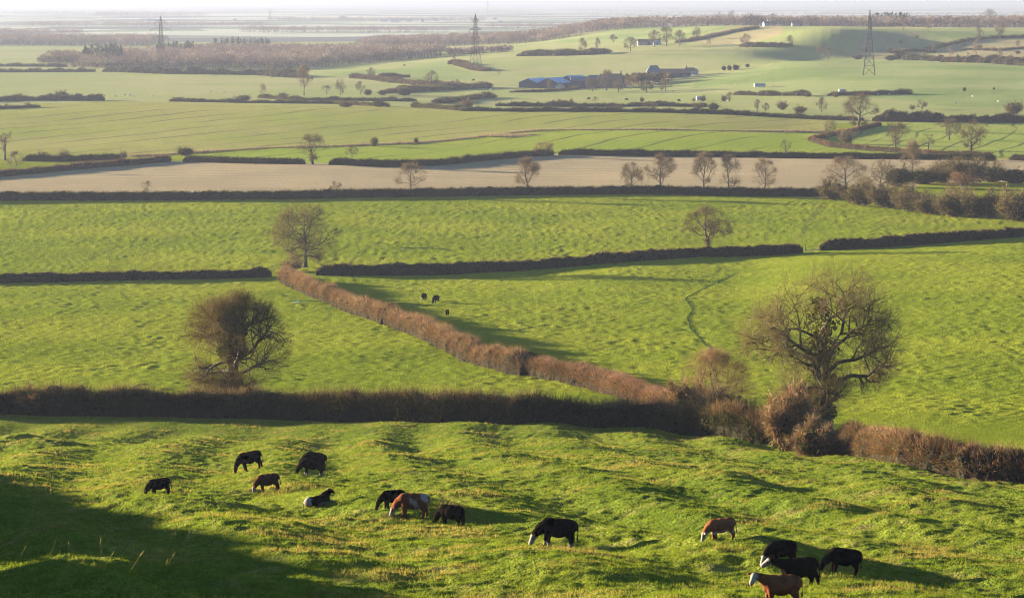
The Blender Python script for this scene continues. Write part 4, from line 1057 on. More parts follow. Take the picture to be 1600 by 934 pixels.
# ------------------------------------------------------------------ pylons
STEEL = plain_mat('galvanised_steel', (0.009, 0.010, 0.012), (0.014, 0.015, 0.017), 0.5, 0.9, 0.0, 0.0)
GLASS = plain_mat('insulator_glass', (0.012, 0.010, 0.008), (0.02, 0.016, 0.012), 2.0, 0.8, 0.0, 0.0)
def pylon_meshes():
    b = Geo()
    lv = [(0, 4.2), (7, 3.5), (13, 2.9), (18, 2.4), (22.5, 1.95), (26.5, 1.6), (30, 1.35), (33.5, 1.2), (37, 1.05), (40.5, 0.9), (44, 0.55), (47, 0.05)]
    cor = [(-1, -1), (1, -1), (1, 1), (-1, 1)]
    for (z0, w0), (z1, w1) in zip(lv, lv[1:]):
        for k in range(4):
            a, c = cor[k], cor[(k + 1) % 4]
            b.bar((a[0] * w0, a[1] * w0, z0), (a[0] * w1, a[1] * w1, z1), 0.17)
            b.bar((a[0] * w0, a[1] * w0, z0), (c[0] * w1, c[1] * w1, z1), 0.08)
            b.bar((c[0] * w0, c[1] * w0, z0), (a[0] * w1, a[1] * w1, z1), 0.08)
            b.bar((a[0] * w1, a[1] * w1, z1), (c[0] * w1, c[1] * w1, z1), 0.07)
    arms = []
    for z, w, L in ((26.5, 1.6, 7.5), (33.5, 1.2, 10.0), (40.5, 0.9, 6.0)):
        for s in (-1, 1):
            g = Geo()
            for y in (-1, 1):
                g.bar((s * w, y * w, z), (s * L, 0, z + 0.9), 0.10)
                g.bar((s * w * 0.9, y * w * 0.9, z + 3.0), (s * L, 0, z + 0.9), 0.09)
                for t in (0.25, 0.5, 0.75):
                    p = np.array((s * w, y * w, z)) * (1 - t) + np.array((s * L, 0, z + 0.9)) * t
                    q = np.array((s * w * .9, y * w * .9, z + 3.0)) * (1 - t) + np.array((s * L, 0, z + 0.9)) * t
                    g.bar(p, q, 0.06)
            i = Geo(); i.tube([(s * L, 0, z + 0.8), (s * L, 0, z - 0.6), (s * L, 0, z - 2.2)], [0.10, 0.16, 0.10], 6)
            arms.append((g, i))
    return b.mesh('lattice_body', [STEEL]), [(g.mesh('cross_arm', [STEEL]), i.mesh('insulator', [GLASS])) for g, i in arms]
PYL = pylon_meshes()
def pylon(u, v, hpx, rot, label):
    x, y = hit(u, v); sc = hpx / px_per_m(y) / 47.0
    root = bpy.data.objects.new('pylon', None); col.objects.link(root)
    root.location = (x, y, float(ground_z(x, y)) - 0.2); root.rotation_euler = (0, 0, rot); root.scale = (sc, sc, sc)
    tag(root, label, 'pylon', 'electricity pylons')
    link('lattice_body', PYL[0], root)
    for g, i in PYL[1]:
        a = link('cross_arm', g, root); link('insulator', i, a)
pylon(1358, 117, 102, math.radians(80), 'tallest-looking steel pylon, on the green hill field at the right')
pylon(743, 110, 88, math.radians(62), 'steel pylon in the middle, rising in front of the second wood')
pylon(252, 104, 78, math.radians(22), 'steel pylon at the left, in front of the big wood')
pylon(762, 21, 21, math.radians(50), 'tiny faint pylon far out on the hazy plain')
pylon(422, 35, 20, math.radians(30), 'faintest pylon out on the plain above the big wood')

# ------------------------------------------------------------------ buildings
def wall_mat(n, a, b): return plain_mat(n, a, b, 0.6, 0.85, 0.0, 0.1)
M_BRICK = wall_mat('brick_wall', (0.084, 0.046, 0.032), (0.109, 0.063, 0.042))
M_STONE = wall_mat('stone_wall', (0.101, 0.084, 0.063), (0.126, 0.109, 0.084))
M_WHITE = wall_mat('white_render', (0.11, 0.105, 0.10), (0.14, 0.135, 0.125))
M_TILE = wall_mat('red_tiles', (0.071, 0.032, 0.021), (0.092, 0.042, 0.029))
M_SLATE = wall_mat('slate', (0.032, 0.034, 0.038), (0.046, 0.048, 0.052))
M_SHEET = wall_mat('pale_blue_sheeting', (0.101, 0.126, 0.160), (0.122, 0.147, 0.181))
M_DARKW = wall_mat('dark_boarding', (0.015, 0.019, 0.023), (0.021, 0.025, 0.029))
M_GLASSW = plain_mat('window_pane', (0.02, 0.025, 0.03), (0.03, 0.035, 0.04), 1.0, 0.15, 0.0, 0.5)
M_WFRAME = wall_mat('white_paint', (0.12, 0.12, 0.117), (0.14, 0.14, 0.135))
def gable_geo(w, d, eaves, ridge, over=0.35, hip=0.0):
    """ridge along x; returns wall Geo and roof Geo"""
    wl, rf = Geo(), Geo()
    x, y = w / 2, d / 2; h = hip
    v = [(-x, -y, -0.4), (x, -y, -0.4), (x, y, -0.4), (-x, y, -0.4), (-x, -y, eaves), (x, -y, eaves), (x, y, eaves), (-x, y, eaves)]
    f = [np.array([(0, 1, 5, 4), (1, 2, 6, 5), (2, 3, 7, 6), (3, 0, 4, 7)])]
    wl.add(v, f[0])
    if not hip:
        wl.add([(-x, -y, eaves), (-x, y, eaves), (-x, 0, ridge - 0.05)], np.array([(0, 2, 1)])); wl.add([(x, -y, eaves), (x, y, eaves), (x, 0, ridge - 0.05)], np.array([(0, 1, 2)]))
    sl = (ridge - eaves) / y
    X, Yo, ze = x + over, y + over, eaves - over * sl
    xr = X - hip
    for dz, flip in ((0.0, 0), (0.22, 1)):
        V = [(-X, -Yo, ze + dz), (X, -Yo, ze + dz), (xr, 0, ridge + dz), (-xr, 0, ridge + dz), (-X, Yo, ze + dz), (X, Yo, ze + dz)]
        rf.add(V, np.array([(0, 1, 2, 3), (4, 3, 2, 5)]))
        if hip: rf.add(V, np.array([(0, 3, 4), (1, 5, 2)]))
    E = [(-X, -Yo, ze), (X, -Yo, ze), (X, -Yo, ze + .22), (-X, -Yo, ze + .22), (-X, Yo, ze), (X, Yo, ze), (X, Yo, ze + .22), (-X, Yo, ze + .22), (xr, 0, ridge), (xr, 0, ridge + .22), (-xr, 0, ridge), (-xr, 0, ridge + .22)]
    rf.add(E, np.array([(0, 1, 2, 3), (5, 4, 7, 6)]))
    if not hip: rf.add(E, np.array([(1, 8, 9, 2), (8, 5, 6, 9), (0, 3, 11, 10), (10, 11, 7, 4)]))
    return wl, rf
def building(x, y, w, d, eaves, ridge, rot, label, wallm, roofm, cat='house', name='house', chimneys=(), wins=2, floors=2, door=True, hip=0.0, group=None, winw=0.9, big_door=False):
    root = bpy.data.objects.new(name, None); col.objects.link(root)
    root.location = (x, y, float(ground_z(x, y)) + 0.05); root.rotation_euler = (0, 0, rot)
    tag(root, label, cat, group)
    wl, rf = gable_geo(w, d, eaves, ridge, hip=hip)
    link('wall', wl.mesh('wall', [wallm]), root); ro = link('roof', rf.mesh('roof', [roofm]), root)
    for cx in chimneys:
        g = Geo(); g.box((cx, 0, ridge + 0.5), (1.1, 0.9, 2.6)); g.box((cx, 0, ridge + 1.92), (1.3, 1.1, 0.22))
        g.tube([(cx - .25, 0, ridge + 2.0), (cx - .25, 0, ridge + 2.6)], [.14, .11], 8); g.tube([(cx + .25, 0, ridge + 2.0), (cx + .25, 0, ridge + 2.6)], [.14, .11], 8)
        link('chimney', g.mesh('chimney', [M_BRICK]), ro)
    for fl in range(floors):
        for k in range(wins):
            if door and fl == 0 and k == wins // 2: continue
            wx = -w / 2 + w * (k + 0.5) / wins; z = 1.5 + fl * 2.5
            if z + 0.7 > eaves: continue
            g = Geo(); g.box((wx, -d / 2 - 0.03, z), (winw + .2, 0.1, 1.35))
            wo = link('window', g.mesh('window', [M_WFRAME]), root)
            g = Geo(); g.box((wx, -d / 2 - 0.075, z), (winw, 0.03, 1.15)); link('pane', g.mesh('pane', [M_GLASSW]), wo)
    if door:
        wx = -w / 2 + w * (wins // 2 + 0.5) / max(wins, 1)
        g = Geo(); g.box((wx, -d / 2 - 0.04, 1.05 if not big_door else 1.7), (1.0 if not big_door else 3.6, 0.08, 2.1 if not big_door else 3.4)); link('door', g.mesh('door', [M_DARKW]), root)
    return root
R_ = math.radians
def pos(u, y): return ((u - 800) / F_PX * y, y)
BG_ = 'farm buildings'
x, y = pos(838, 2065); building(x, y, 26, 15, 3.6, 6.6, R_(62), 'left of three barns with pale blue sheet roofs at the farm', M_DARKW, M_SHEET, 'barn', 'barn', wins=0, floors=0, door=False, group=BG_)
x, y = pos(870, 2060); building(x, y, 28, 17, 3.6, 7.4, R_(62), 'middle of three barns with pale blue sheet roofs at the farm', M_DARKW, M_SHEET, 'barn', 'barn', wins=0, floors=0, door=False, group=BG_)
x, y = pos(897, 2075); building(x, y, 24, 17, 4.2, 8.4, R_(62), 'right and tallest of three barns with pale blue sheet roofs at the farm', M_DARKW, M_SHEET, 'barn', 'barn', wins=0, floors=0, door=False, group=BG_)
x, y = pos(913, 2050); building(x, y, 20, 10, 5.5, 8.2, 0.08, 'long dark shed between the blue-roofed barns and the farmhouse', M_DARKW, M_SLATE, 'shed', 'shed', wins=1, floors=1, big_door=True, group=BG_)
x, y = pos(935, 2055); building(x, y, 14, 9, 5.6, 9.0, 0.05, 'dark-roofed wing joined to the left of the farmhouse', M_BRICK, M_SLATE, 'farm wing', 'farm_wing', wins=3, group=BG_)
x, y = pos(959, 2058); building(x, y, 11.5, 8, 6.0, 9.6, 0.05, 'brown-tiled farmhouse with a chimney on each gable', M_BRICK, M_TILE, 'farmhouse', 'farmhouse', chimneys=(-4.9, 4.9), wins=4, group=BG_)
x, y = pos(976, 2060); building(x, y, 3.6, 5, 3.0, 4.6, 0.0, 'little pale lean-to at the right end of the farmhouse', M_STONE, M_SLATE, 'outhouse', 'outhouse', wins=1, floors=1, group=BG_)
x, y = pos(875, 2010); building(x, y, 5.5, 6, 2.6, 5.2, R_(80), 'small white-gabled hut in front of the middle barn', M_WHITE, M_TILE, 'hut', 'hut', wins=0, floors=0, door=False, group=BG_)
x, y = pos(1000, 2140); building(x, y, 12, 7, 3.4, 6.0, 0.0, 'low brown outbuilding behind the orange-brown tree', M_BRICK, M_TILE, 'outbuilding', 'outbuilding', wins=3, floors=1, group=BG_)
x, y = pos(1021, 2150); building(x, y, 11, 9, 6.2, 10.6, 0.0, 'house with steep hipped slate roof right of the farmhouse', M_STONE, M_SLATE, 'house', 'house', wins=3, hip=3.2, group=BG_)
x, y = pos(1024, 2120); building(x, y, 6.5, 4, 2.2, 3.4, 0.0, 'low white store in front of the hipped slate house', M_WHITE, M_WHITE, 'store', 'store', wins=1, floors=1, door=False, group=BG_)
x, y = pos(1046, 2170); building(x, y, 30, 7, 3.6, 6.4, 0.05, 'long low dark range linking the slate house and the red-roofed cottage', M_DARKW, M_TILE, 'range', 'farm_range', wins=4, floors=1, group=BG_)
x, y = pos(1077, 2190); building(x, y, 7.5, 5, 3.4, 5.6, 0.1, 'white cottage with red roof at the right end of the farm', M_WHITE, M_TILE, 'cottage', 'cottage', chimneys=(-2.9,), wins=3, group=BG_)
x, y = pos(1086, 2196); building(x, y, 4, 4, 3.0, 4.8, R_(90), 'blue-grey annex beside the red-roofed cottage', M_WHITE, M_SHEET, 'annex', 'annex', wins=1, floors=1, group=BG_)
x, y = pos(1013, 2760); building(x, y, 22, 8, 3.0, 5.4, 0.06, 'long low tan barn in front of the hill copse', M_STONE, M_TILE, 'barn', 'barn', wins=3, floors=1, big_door=True)
x, y = pos(1026, 2740); building(x, y, 7, 5, 2.6, 4.4, 0.0, 'small white shed beside the long low tan barn', M_WHITE, M_WHITE, 'shed', 'shed', wins=1, floors=1)
x, y = pos(1195, 3080); building(x, y, 6, 5, 3.2, 5.4, 0.3, 'white gabled cottage on the hill skyline', M_WHITE, M_SLATE, 'cottage', 'cottage', chimneys=(2.2,), wins=2)
x, y = pos(1244, 3080); building(x, y, 12, 6, 3.0, 5.0, 0.0, 'low pale barn on the skyline right of the white hill cottage', M_STONE, M_TILE, 'barn', 'barn', wins=2, floors=1)
for u, yy, w, lb in [(228, 8800, 30, 'first white house of the far group left of the left pylon'), (236, 8850, 22, 'middle white house of the far group left of the left pylon'), (244, 8790, 26, 'last white house of the far group left of the left pylon'),
                     (369, 8900, 16, 'single tall white house far off, right of the left pylon'), (537, 10500, 40, 'large white far building above the big wood'), (600, 8600, 34, 'long white far shed, first of three'), (618, 8560, 40, 'long white far shed, middle of three'), (640, 8640, 32, 'long white far shed, last of three'),
                     (660, 8500, 18, 'small white far house right of the three long sheds'), (681, 9000, 26, 'bright white far house left of the middle pylon top'), (773, 9400, 24, 'white far house right of the middle pylon top'), (783, 8000, 18, 'white far house just above the second wood'),
                     (1167, 9000, 26, 'pale far house on the plain above the domed skyline tree'), (1564, 12000, 40, 'pale far building on the plain above the big domed hill tree')]:
    x, y = pos(u, yy); building(x, y, w * 0.65, 9, 4.2, 7, random.uniform(-0.25, 0.25), lb, M_WHITE, M_SLATE if w < 30 else M_WHITE, 'far house' if w < 30 else 'far building', 'far_house' if w < 30 else 'far_building', wins=3, group='white buildings far out on the plain')

# ------------------------------------------------------------------ cattle and sheep
COAT = attr_mat('animal_coat', 'tint', 0.0, 0.9, 0.0)
def animal_mesh(parts, voxel, paint, name, scale=1.0):
    """tapered limbs and ellipsoids fused into one skin"""
    g = Geo()
    def ellipsoid(c, r, n=14, m=9):
        th = np.arange(n) * 2 * np.pi / n; ph = np.linspace(0, np.pi, m)[1:-1]
        ring = np.stack([np.outer(np.sin(ph), np.cos(th)), np.outer(np.sin(ph), np.sin(th)), np.outer(np.cos(ph), np.ones(n))], -1).reshape(-1, 3)
        v = np.concatenate([ring, [(0, 0, 1), (0, 0, -1)]]) * np.asarray(r) + np.asarray(c)
        k = m - 2; i = np.arange(k - 1)[:, None] * n; j = np.arange(n)[None]; j2 = (j + 1) % n
        q = np.stack([i + j, i + n + j, i + n + j2, i + j2], -1).reshape(-1, 4)
        a = np.arange(n); b = (a + 1) % n
        t = np.concatenate([np.stack([np.full(n, k * n), a, b], 1), np.stack([np.full(n, k * n + 1), (k - 1) * n + b, (k - 1) * n + a], 1)])
        g.add(v, q); o = g.n - len(v)
        g.f.append(t + o); g.m.append(np.zeros(len(t)))
    for p in parts:
        if p[0] == 'e': ellipsoid(p[1], p[2])
        else:
            pts = np.array([q[:3] for q in p[1]]); rad = np.array([q[3] for q in p[1]])
            for a in range(len(pts) - 1):
                seg = np.linspace(0, 1, 5)[:, None]
                g.tube(pts[a] * (1 - seg) + pts[a + 1] * seg, rad[a] * (1 - seg[:, 0]) + rad[a + 1] * seg[:, 0], 10)
            for q, r_ in zip(pts, rad): ellipsoid(q, (r_, r_, r_), 10, 7)
    me0 = g.mesh('raw', [COAT])
    ob = bpy.data.objects.new('raw', me0); col.objects.link(ob)
    rm = ob.modifiers.new('r', 'REMESH'); rm.mode = 'VOXEL'; rm.voxel_size = voxel
    sm = ob.modifiers.new('s', 'SMOOTH'); sm.factor = 0.5; sm.iterations = 4
    dg = bpy.context.evaluated_depsgraph_get()
    me = bpy.data.meshes.new_from_object(ob.evaluated_get(dg))
    bpy.data.objects.remove(ob); bpy.data.meshes.remove(me0)
    n = len(me.vertices); co = np.zeros(n * 3, np.float32); me.vertices.foreach_get('co', co); co = co.reshape(-1, 3)
    me.name = name
    for a in list(me.color_attributes): me.color_attributes.remove(a)
    vcol(me, 'tint', paint(co))
    me.materials.clear(); me.materials.append(COAT)
    me.polygons.foreach_set('use_smooth', np.ones(len(me.polygons), bool))
    return me
BLK, BRN, RED, DBR, WHT = (np.array(c) for c in ((0.0028, 0.0020, 0.0016), (0.035, 0.014, 0.007), (0.062, 0.021, 0.009), (0.022, 0.008, 0.005), (0.088, 0.072, 0.056)))
def cow_parts(pose, r):
    a = lambda s=0.06: r.uniform(-s, s)
    P = [('e', (-0.30, 0, 0.87), (0.34, 0.33, 0.40)), ('e', (0.05, 0, 0.85), (0.50, 0.40, 0.42)), ('e', (0.42, 0, 0.90), (0.38, 0.34, 0.37)), ('e', (0.58, 0, 0.97), (0.22, 0.25, 0.27)), ('e', (-0.50, 0, 0.80), (0.17, 0.18, 0.25)),
         ('t', [(-0.42, 0, 1.14, .12), (0.0, 0, 1.13, .12), (0.45, 0, 1.15, .12), (0.70, 0, 1.11, .10)])]
    walk = 0.16 if pose == 'walk' else 0.07
    for s, f in ((-1, 1), (1, -1)):
        k = f * walk + a(.03)
        P.append(('t', [(-0.36, s * 0.17, 0.72, .17), (-0.38 + k * .5, s * 0.17, 0.40, .10), (-0.37 + k * .8, s * .17, 0.12, .068), (-0.39 + k, s * .17, 0.04, .062)]))
        k = -f * walk + a(.03)
        P.append(('t', [(0.56, s * 0.17, 0.86, .23), (0.54 + k * .4, s * .18, 0.60, .165), (0.66 + k * .6, s * .18, 0.42, .095), (0.63 + k, s * .18, 0.12, .07), (0.60 + k, s * .18, 0.04, .064)]))
    P.append(('t', [(0.78, 0, 1.10, .05), (0.86, 0.01, 0.95, .034), (0.87, 0.02, 0.60, .03), (0.86, 0.03, 0.42, .05)]))
    if pose == 'graze':
        yw = a(.18)
        P.append(('t', [(-0.40, 0, 0.96, .30), (-0.66, yw * .4, 0.80, .235), (-0.86, yw * .8, 0.58, .175)]))
        hd, mz = np.array((-0.93, yw * .9, 0.47)), np.array((-1.05, yw, 0.12))
    elif pose == 'turn':
        P.append(('t', [(-0.50, 0, 1.02, .25), (-0.80, -0.10, 1.18, .17), (-0.98, -0.2, 1.26, .13)]))
        hd, mz = np.array((-1.02, -0.22, 1.25)), np.array((-1.18, -0.46, 1.02))
    else:
        P.append(('t', [(-0.50, 0, 1.02, .25), (-0.82, 0.0, 1.14, .17), (-1.02, 0, 1.20, .13)]))
        hd, mz = np.array((-1.07, 0.0, 1.20)), np.array((-1.36, 0.02, 1.02))
    P.append(('t', [(*hd, .15), (*(hd * .45 + mz * .55), .12), (*mz, .10)]))
    for s in (-1, 1):
        if pose == 'turn': e0, e1 = hd + np.array((s * .13, s * -.06, .08)), hd + np.array((s * .28, s * -.13, .06))
        else: e0, e1 = hd + np.array((.05, s * .13, .07)), hd + np.array((.07, s * .29, .05))
        P.append(('t', [(*e0, .05), (*(e0 * .5 + e1 * .5), .065), (*e1, .03)]))
    return P, hd, mz
def painter(coat, hd, mz, face=True, belly=False, socks=False, flank=0.0, patch=None, seed=0):
    ax = mz - hd; L = np.linalg.norm(ax); ax = ax / L
    def f(co):
        n = len(co); c = np.tile(coat, (n, 1))
        c *= (1 + 0.35 * perlin(co[:, 0] * 4 + seed, co[:, 2] * 4, 61) + 0.25 * perlin(co[:, 0] * 13, co[:, 2] * 13 + seed, 62))[:, None].clip(0.5, 1.6)
        if flank: 
            m = sstep(perlin(co[:, 0] * 2.2 + seed, co[:, 2] * 2.6 + 3, 63), 0.05, 0.35) * (co[:, 0] > -0.1)
            c = c * (1 - m * flank)[:, None] + np.array((0.10, 0.072, 0.058)) * (m * flank)[:, None]
        c = np.where((co[:, 2] < 0.09)[:, None], BLK * 2, c)
        if socks: c = np.where(((co[:, 2] < 0.26) & (co[:, 2] > 0.08) & (co[:, 0] > -0.75) & (co[:, 0] < 0.8))[:, None], WHT * 0.75, c)
        if belly: c = np.where(((co[:, 2] < 0.62 + 0.05 * perlin(co[:, 0] * 6, co[:, 1] * 6, 64)) & (co[:, 2] > 0.45) & (np.abs(co[:, 1]) < 0.3))[:, None] | ((co[:, 0] < -0.62) & (co[:, 2] < 0.62) & (np.linalg.norm(co - hd, axis=1) < 0.45))[:, None], WHT, c)
        if face:
            t = (co - hd) @ ax; rad = np.linalg.norm((co - hd) - t[:, None] * ax, axis=1)
            c = np.where(((t > -0.02 + 0.05 * perlin(co[:, 1] * 9, co[:, 2] * 9 + seed, 66)) & (t < L + 0.12) & (rad < 0.155))[:, None], WHT, c)
            for s in (-1, 1):
                sd = np.cross(ax, (0, 0, 1)) if abs(ax[2]) < 0.9 else np.array((0, 1.0, 0)); sd = sd / np.linalg.norm(sd)
                e = hd + ax * L * 0.28 + sd * s * 0.125
                c = np.where((np.linalg.norm(co - e, axis=1) < 0.045)[:, None], BLK, c)
            c = np.where((np.linalg.norm(co - mz - ax * 0.06, axis=1) < 0.075)[:, None], np.array((0.09, 0.055, 0.045)), c)
        return c
    return f
def place_animal(me, name, u, v, label, cat, yaw=0.0, scale=1.0, group=None, x=None, y=None):
    if x is None: x, y = hit(u, v)
    dx, dy = math.cos(yaw) * 0.5, math.sin(yaw) * 0.5
    zf, zb = float(ground_z(x - dx, y - dy)), float(ground_z(x + dx, y + dy))
    o = link(name, me, loc=(x, y, (zf + zb) / 2 - 0.04), scale=(scale,) * 3)
    o.rotation_mode = 'XYZ'
    pitch = -math.atan2(zb - zf, 1.0)
    o.rotation_euler = (0, pitch * 0.8, yaw)
    return tag(o, label, cat, group)
CATTLE = [  # u, v (feet), body height in px, pose, coat, paint options, yaw, label
 (250, 774, 27, 'graze', BLK, dict(face=False), 0.1, 'black bullock grazing on its own at the far left of the herd'),
 (393, 735, 29, 'graze', BLK, dict(face=False), 0.05, 'black bullock grazing at the back left, above the brown white-faced one'),
 (420, 768, 28, 'graze', DBR, dict(face=True), 0.05, 'dark brown white-faced bullock grazing below the back left black one'),
 (489, 731, 27, 'graze', BLK, dict(face=False), -0.1, 'black bullock mostly hidden behind another black one'),
 (487, 743, 28, 'graze', BLK, dict(face=False, socks=True), 0.0, 'black bullock with pale lower legs grazing in front of a hidden one'),
 (614, 794, 30, 'graze', BLK, dict(face=False), 0.15, 'black bullock grazing behind the chestnut and grey one'),
 (644, 811, 39, 'graze', RED * 0.75, dict(face=True, flank=0.8), -0.05, 'chestnut bullock with white face and greyish flank, beside a black one'),
 (704, 819, 34, 'graze', BLK, dict(face=False), -0.5, 'black bullock half hidden by dry grass stalks, head out of sight'),
 (868, 854, 46, 'graze', BLK, dict(face=True, socks=True), 0.0, 'big black bullock with white face grazing alone in the middle of the slope'),
 (1128, 844, 35, 'graze', RED, dict(face=True, belly=True), 0.05, 'red bullock with white face and white belly grazing alone at the right'),
 (1218, 883, 40, 'graze', BLK, dict(face=True, socks=True), 0.45, 'black white-faced bullock grazing, topmost of the right-hand group of four'),
 (1248, 918, 48, 'walk', BLK, dict(face=True), -0.06, 'black white-faced bullock walking with raised head, middle of the right-hand group'),
 (1314, 896, 42, 'graze', BLK, dict(face=False), 0.12, 'plain black bullock grazing at the right end of the right-hand group'),
 (1218, 946, 50, 'turn', RED * 0.8, dict(face=True), 0.08, 'brown dark-headed bullock cut by the bottom edge, looking back'),
]
for k, (u, v, hp, pose, coat, opt, yaw, lb) in enumerate(CATTLE):
    rr = np.random.default_rng(100 + k)
    P, hd, mz = cow_parts(pose, rr)
    me = animal_mesh(P, 0.036, painter(coat, hd, mz, seed=k * 1.7, **opt), 'bullock')
    x, y = hit_near(u, v)
    place_animal(me, 'bullock', u, v, lb, 'bullock', yaw, hp / px_per_m(y) / 1.20, 'cattle grazing the pasture', x, y)
# the one lying down
def lying():
    P = [('e', (-0.1, 0, 0.34), (0.62, 0.40, 0.33)), ('e', (0.45, 0, 0.38), (0.40, 0.36, 0.34)), ('e', (-0.55, 0, 0.40), (0.30, 0.28, 0.32)),
         ('t', [(-0.55, 0, 0.55, .27), (-0.78, 0.05, 0.70, .20), (-0.86, 0.06, 0.82, .16)]), ('t', [(-0.88, 0.08, 0.84, .145), (-1.00, 0.16, 0.76, .115), (-1.10, 0.22, 0.68, .09)]),
         ('t', [(-0.6, -0.25, 0.2, .12), (-0.95, -0.3, 0.09, .07), (-0.7, -0.42, 0.06, .055)]), ('t', [(0.45, -0.32, 0.25, .18), (0.1, -0.5, 0.12, .10), (0.45, -0.58, 0.07, .06)]),
         ('t', [(0.82, 0, 0.45, .05), (0.95, -0.1, 0.15, .035), (0.9, -0.25, 0.05, .045)])]
    for s in (-1, 1): P.append(('t', [(-0.86 + s * .04, 0.06 + s * .12, 0.92, .05), (-0.84 + s * .08, 0.06 + s * .26, 0.90, .04)]))
    def paint(co):
        c = np.tile(BLK, (len(co), 1))
        c = np.where(((co[:, 0] > 0.36 + 0.12 * perlin(co[:, 1] * 4, co[:, 2] * 4, 71)) | ((co[:, 0] < -0.74) & (co[:, 2] > 0.72) & (co[:, 1] < 0.10)) | ((co[:, 2] < 0.2) & (co[:, 0] < 0))) [:, None], WHT, c)
        return c
    return animal_mesh(P, 0.036, paint, 'bullock')
x, y = hit_near(497, 790)
place_animal(lying(), 'bullock', 0, 0, 'black and white bullock lying down on the grass, back to us', 'bullock', math.pi + 0.25, 0.78, 'cattle grazing the pasture', x, y)
rr = np.random.default_rng(7)
P, hd, mz = cow_parts('graze', rr)
BL2 = animal_mesh(P, 0.05, painter(BLK, hd, mz, face=False), 'cow')
BL3 = animal_mesh(P, 0.05, painter(BLK, hd, mz, face=True), 'cow')
for u, v, hp, yaw, me, lb in [(662, 470, 12, 1.3, BL3, 'white-nosed black cow facing us in the middle meadow, left of three'), (681, 474, 12, 1.0, BL2, 'black cow in the middle meadow, the centre one of three beside the diagonal hedge'), (699, 493, 10, 1.7, BL2, 'black cow in the hedge shadow, lowest of the three in the middle meadow')]:
    x, y = hit(u, v); place_animal(me, 'cow', u, v, lb, 'cow', yaw, hp / px_per_m(y) / 1.26, 'black cows in the middle meadow', x, y)
for u, v, yaw, lb in [(920, 156, 0.0, 'tiny far black cow in the farm paddock, left of three'), (979, 157, 3.0, 'tiny far black cow in the farm paddock, middle of three'), (1061, 159, 2.6, 'tiny far black cow in the farm paddock, right of three'), (740, 127, 0.2, 'tiny far black cow near the middle pylon'), (632, 104, 0.4, 'tiny far dark cow at the edge of the big wood')]:
    x, y = hit(u, v); place_animal(BL2, 'cow', u, v, lb, 'cow', yaw, 1.25, 'far black cows', x, y)
SH = np.array((0.16, 0.148, 0.125))
def sheep_mesh():
    P = [('e', (0, 0, 0.58), (0.48, 0.27, 0.27)), ('e', (-0.3, 0, 0.62), (0.26, 0.23, 0.24)), ('t', [(-0.45, 0, 0.70, .13), (-0.62, 0, 0.72, .10), (-0.78, 0, 0.58, .065)])]
    for s in (-1, 1):
        P += [('t', [(-0.28, s * .13, 0.42, .08), (-0.28, s * .13, 0.05, .045)]), ('t', [(0.30, s * .13, 0.45, .10), (0.32, s * .13, 0.05, .045)]), ('t', [(-0.58, s * .08, 0.78, .03), (-0.58, s * .18, 0.75, .03)])]
    return animal_mesh(P, 0.04, lambda co: np.where(((co[:, 2] < 0.28) | (co[:, 0] < -0.6))[:, None], np.array((0.12, 0.10, 0.08)), SH), 'sheep')
SHEEP = sheep_mesh()
for (pts, lb) in [([(112, 148), (180, 151), (195, 149), (203, 150), (209, 151), (238, 151), (330, 144), (343, 145), (352, 145)], 'white sheep grazing the pale far meadow on the left, one of a loose scatter'),
                  ([(703, 121), (707, 127), (755, 117), (760, 117), (765, 117), (768, 118)], 'white sheep near the foot of the middle pylon'),
                  ([(767, 142), (1137, 134), (1150, 134), (1052, 143), (1075, 121), (1084, 119)], 'white sheep on the slope around the farm'),
                  ([(1092, 158), (1137, 160), (1315, 144), (1372, 149), (1390, 149), (1493, 162), (1520, 152), (1560, 160)], 'white sheep scattered in the pale paddocks below the near pylon')]:
    for i, (u, v) in enumerate(pts):
        x, y = hit(u, v); place_animal(SHEEP, 'sheep', u, v, lb, 'sheep', random.uniform(0, 6.28), 1.35, lb.replace('white sheep', 'sheep').split(', one')[0], x, y)
# white trailers standing in the far fields
TRW, TRD = M_WFRAME, M_DARKW
def trailer(u, v, L, label):
    x, y = hit(u, v); root = bpy.data.objects.new('trailer', None); col.objects.link(root)
    root.location = (x, y, float(ground_z(x, y))); root.rotation_euler = (0, 0, 0.1); tag(root, label, 'trailer')
    g = Geo(); g.box((0, 0, 1.6), (L, 2.3, 2.2)); g.box((0, 0, 2.76), (L - .2, 2.1, .14)); g.bar((-L / 2, 0, .7), (-L / 2 - 1.4, 0, .6), .06)
    link('body', g.mesh('body', [TRW]), root)
    for s in (-1, 1):
        g = Geo(); g.tube([(0.4, s * 1.0, .36), (0.4, s * 1.2, .36)], [.36, .36], 14); link('wheel', g.mesh('wheel', [TRD]), root)
trailer(1187, 136, 7.5, 'long white trailer standing in the field below the red-roofed cottage')
trailer(1093, 158, 4.0, 'small white trailer by the lone round paddock bush')
trailer(1547, 98, 6.0, 'white trailer by the hedge of the rough tan hillside')
trailer(1316, 147, 4.5, 'small white trailer on the lane above the big tangled tree')

